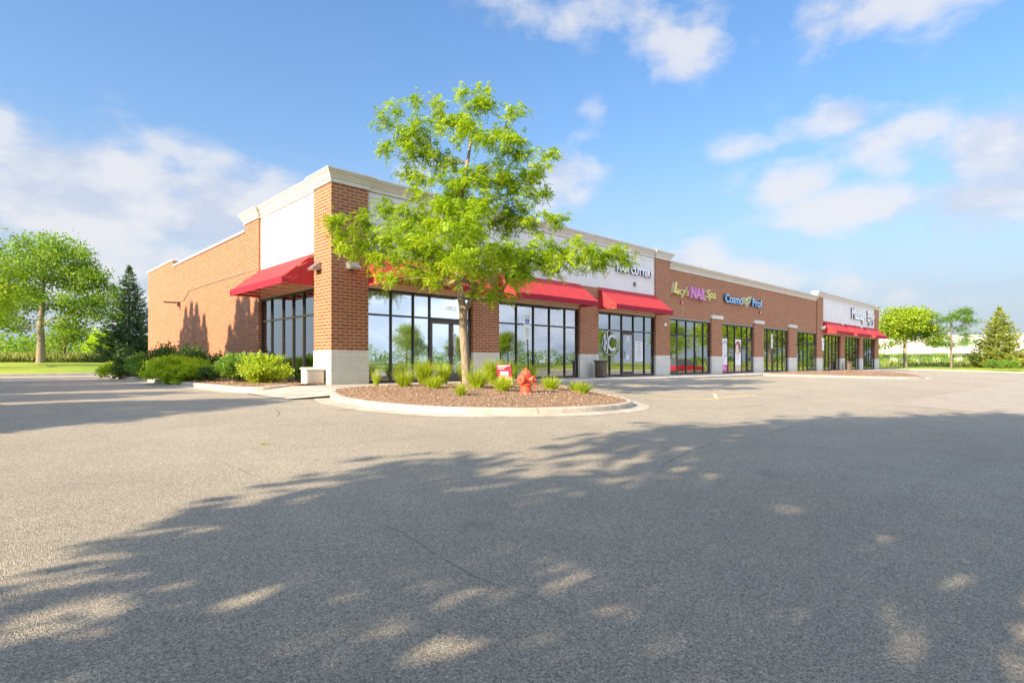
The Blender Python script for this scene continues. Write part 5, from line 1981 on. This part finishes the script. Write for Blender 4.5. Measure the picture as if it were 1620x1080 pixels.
# --- rough meadow and far thickets (stuff)
def meadow(name, x0, x1, y0, y1, z, h, n_, leafm, w=.05):
    P = np.stack([rng.uniform(x0, x1, n_), rng.uniform(y0, y1, n_), np.full(n_, z)], 1)
    D = rng.normal(size=(n_, 3)) * (.35, .35, .1) + (0, 0, 1)
    V = leaf_quads(P, D, rng.normal(size=(n_, 3)) * (1, 1, .1), h * rng.uniform(.5, 1.2, n_), w * rng.uniform(.6, 1.4, n_))
    return link(name, quads_mesh(name, V, leafm), kind='stuff')


meadow('meadow_grass', -14, 22, 47.5, 56, .62, 1.0, 16000, MEADOW, .10)
meadow('tall_roadside_grass', 78, 130, -30, 22, .1, .8, 15000, MEADOW, .14)


def thicket(name, centers, leafm, per=220, size=.4):
    Ps = []
    for x, y, z, rx, rz in centers:
        v = rng.normal(size=(per, 3))
        v = norm(v) * rng.uniform(.3, 1, (per, 1)) ** .4
        v[:, 2] = np.abs(v[:, 2])
        Ps.append(np.array((x, y, z)) + v * (rx, rx, rz))
    P = np.concatenate(Ps)
    n_ = len(P)
    V = leaf_quads(P, rng.normal(size=(n_, 3)), rng.normal(size=(n_, 3)) + (0, 0, .6), size * rng.uniform(.5, 1.3, n_), size * .7 * rng.uniform(.5, 1.2, n_))
    return link(name, quads_mesh(name, V, leafm), kind='stuff')


random.seed(3)
cs = [(x + random.uniform(-1.5, 1.5), 72 + random.uniform(-8, 10), .4, random.uniform(2.4, 4.2), random.uniform(2.2, 4.6)) for x in np.arange(-16, 26, 2.2)]
thicket('far_thicket', cs, GREENL, per=700, size=.45)
cs = [(x + random.uniform(-3, 3), 130 + random.uniform(-10, 10), .4, random.uniform(4, 7), random.uniform(3, 6)) for x in np.arange(-40, 70, 5)]
thicket('distant_wood', cs, DKSH, per=300, size=.9)
cs = [(150 + random.uniform(-8, 8), y, .1, random.uniform(2, 5), random.uniform(1.5, 3.2)) for y in np.arange(0, 60, 4)]
cs += [(120 + random.uniform(-5, 5), y, .1, 3, random.uniform(1.6, 2.6)) for y in np.arange(-60, -22, 3)]
cs += [(230 + random.uniform(-8, 8), y, .1, random.uniform(4, 8), random.uniform(4, 6)) for y in (10, 35, 60, 75, 82)]
thicket('roadside_thicket', cs, GREENL, per=700, size=.38)
cs = [(-34 + random.uniform(-3, 3), y, .1, 3.5, random.uniform(4, 7)) for y in np.arange(-40, 60, 5)]
cs += [(x, -84 + random.uniform(-3, 3), .1, 5, random.uniform(3, 5)) for x in np.arange(-30, 130, 7)]
thicket('boundary_thicket', cs, GREENL, per=900, size=.42)

# ------------------------------------------------------------------ far buildings and poles on the right
PALE = simple('pale_far_cladding', (.50, .50, .51), .8, var=.03, scale=.1)
PALE2 = simple('pale_far_masonry', (.60, .58, .55), .8, var=.05, scale=.1)
FARG = simple('far_dark_glass', (.10, .12, .13), .3)
wh = empty('warehouse', (320, 30, 0), 'very large plain white warehouse on the horizon behind the right-hand trees', 'building', rz=R(12))
MB().box(-10, 60, -30, 62, 0, 12.5).build('walls', PALE, wh)
MB().box(-10.3, 60.3, -30.3, 62.3, 12.5, 12.9).build('roof', PALE2, wh)
m = MB()
for k_ in range(9):
    m.box(-10.15, -10.0, -26 + k_ * 9.5, -22.5 + k_ * 9.5, .3, 4.2)
m.build('dock_door', GREY, wh)
of = empty('low_building', (205, 14, 0), 'long low pale building with a flat canopy roof in front of the white warehouse', 'building', rz=R(20))
MB().box(0, 12, -18, 42, 0, 3.4).build('walls', PALE2, of)
MB().box(-2.5, 13, -20, 44, 3.4, 4.3).build('roof', PALE, of)
m = MB()
for k_ in range(11):
    m.box(-.12, -.002, -16 + k_ * 5.4, -12.6 + k_ * 5.4, .8, 2.8)
m.build('window_band', FARG, of)
for i_, (x, y, h_, lab) in enumerate(((158, 8.5, 9, 'thin pale light pole in front of the warehouse, left of the round tree trunk'), (150, 1.5, 6.5, 'thin pale light pole between the two right lawn trees'), (105, -14.8, 6.5, 'pale pole beside the right edge spruce'))):
    E_ = empty('light_pole', (x, y, 0), lab, 'lamp post')
    MB().tube([(0, 0, 0), (0, 0, h_)], [.11, .07], 8).build('pole', PALE, E_)
    MB().box(-.7, .7, -.15, .15, h_, h_ + .15).build('lamp_head', GREY, E_, bevel=.03)
yv = empty('yellow_van', (165, -1.5, .05), 'tiny yellow van in front of the low pale building', 'van', rz=R(70))
MB().box(-2.4, 1.5, -1, 1, .5, 2.6).build('cargo_box', plain('yellow_paint', (.72, .52, .03)), yv, bevel=.1)
MB().add([(1.502, -1, .5), (1.502, 1, .5), (1.502, 1, 2.4), (1.502, -1, 2.4), (3.0, -1, .5), (3.0, 1, .5), (3.0, 1, 1.3), (3.0, -1, 1.3), (2.2, -1, 2.3), (2.2, 1, 2.3)],
          [(0, 1, 2, 3), (0, 4, 5, 1), (4, 7, 6, 5), (7, 8, 9, 6), (8, 3, 2, 9), (0, 3, 8, 7, 4), (1, 5, 6, 9, 2)]).build('cab', plain('yellow_cab_paint', (.72, .52, .03)), yv, bevel=.05)
for sx_ in (-1.5, 2.0):
    for sy_ in (-1, 1):
        MB().tube([(sx_, sy_ * .85, .4), (sx_, sy_ * 1.05, .4)], .4, 14).build('wheel', DARKM, yv)


# ------------------------------------------------------------------ parked cars beyond the right edge (they show in the shop glass)
def parked_car(loc, rz, paint, label, L_=4.7, suv=False):
    E_ = empty('parked_car', loc, label, 'car', rz=rz)
    hh = 1.0 if suv else .9
    top = 1.72 if suv else 1.42
    xs_ = [-2.35, -2.25, -1.5, -.9, .6, 1.3, 2.2, 2.35]
    prof = [(-2.35, .55), (-2.33, .95), (-2.2, hh + .05), (1.0, hh), (2.1, hh - .12), (2.33, .72), (2.35, .35), (-2.3, .35)]
    m = MB()
    w_ = .9
    vs = [(x, -w_, z) for x, z in prof] + [(x, w_, z) for x, z in prof]
    k = len(prof)
    m.add(vs, [tuple(range(k)), tuple(range(2 * k - 1, k - 1, -1))] + [(i, (i + 1) % k, k + (i + 1) % k, k + i) for i in range(k)])
    m.build('body', paint, E_, bevel=.06)
    m = MB()
    cab = [(-2.1 if suv else -1.7, hh), (-1.9 if suv else -1.0, top), (.2, top), (1.0, hh)]
    vs = [(x, -w_ * (.95 if z < top else .75), z) for x, z in cab] + [(x, w_ * (.95 if z < top else .75), z) for x, z in cab]
    m.add(vs, [(0, 1, 2, 3), (7, 6, 5, 4), (0, 4, 5, 1), (1, 5, 6, 2), (2, 6, 7, 3)])
    m.build('cabin_glass', FARG, E_, bevel=.04)
    m = MB()
    m.box(cab[1][0] + .02, cab[2][0], -.66, .66, top - .02, top + .035)
    m.build('roof', paint, E_, bevel=.02)
    for sx_ in (-1.45, 1.45):
        for sy_ in (-1, 1):
            wo_ = MB().tube([(sx_, sy_ * .72, .33), (sx_, sy_ * .93, .33)], .33, 18).build('wheel', DARKM, E_)
            MB().tube([(sx_, sy_ * .925, .33), (sx_, sy_ * .94, .33)], .2, 12).build('rim', GREY, wo_)
    return E_


parked_car((56.5, -19.5, zlot(56, -19)), R(20), plain('red_car_paint', (.50, .02, .02), .25), 'red estate car parked on the lot, mirrored in the nail salon glass', suv=True)
parked_car((27.5, -26.5, zlot(27, -26)), R(20), plain('white_car_paint', (.75, .75, .75), .25), 'white saloon car parked on the lot, mirrored in the second window')
print('objects', len(scene.objects))
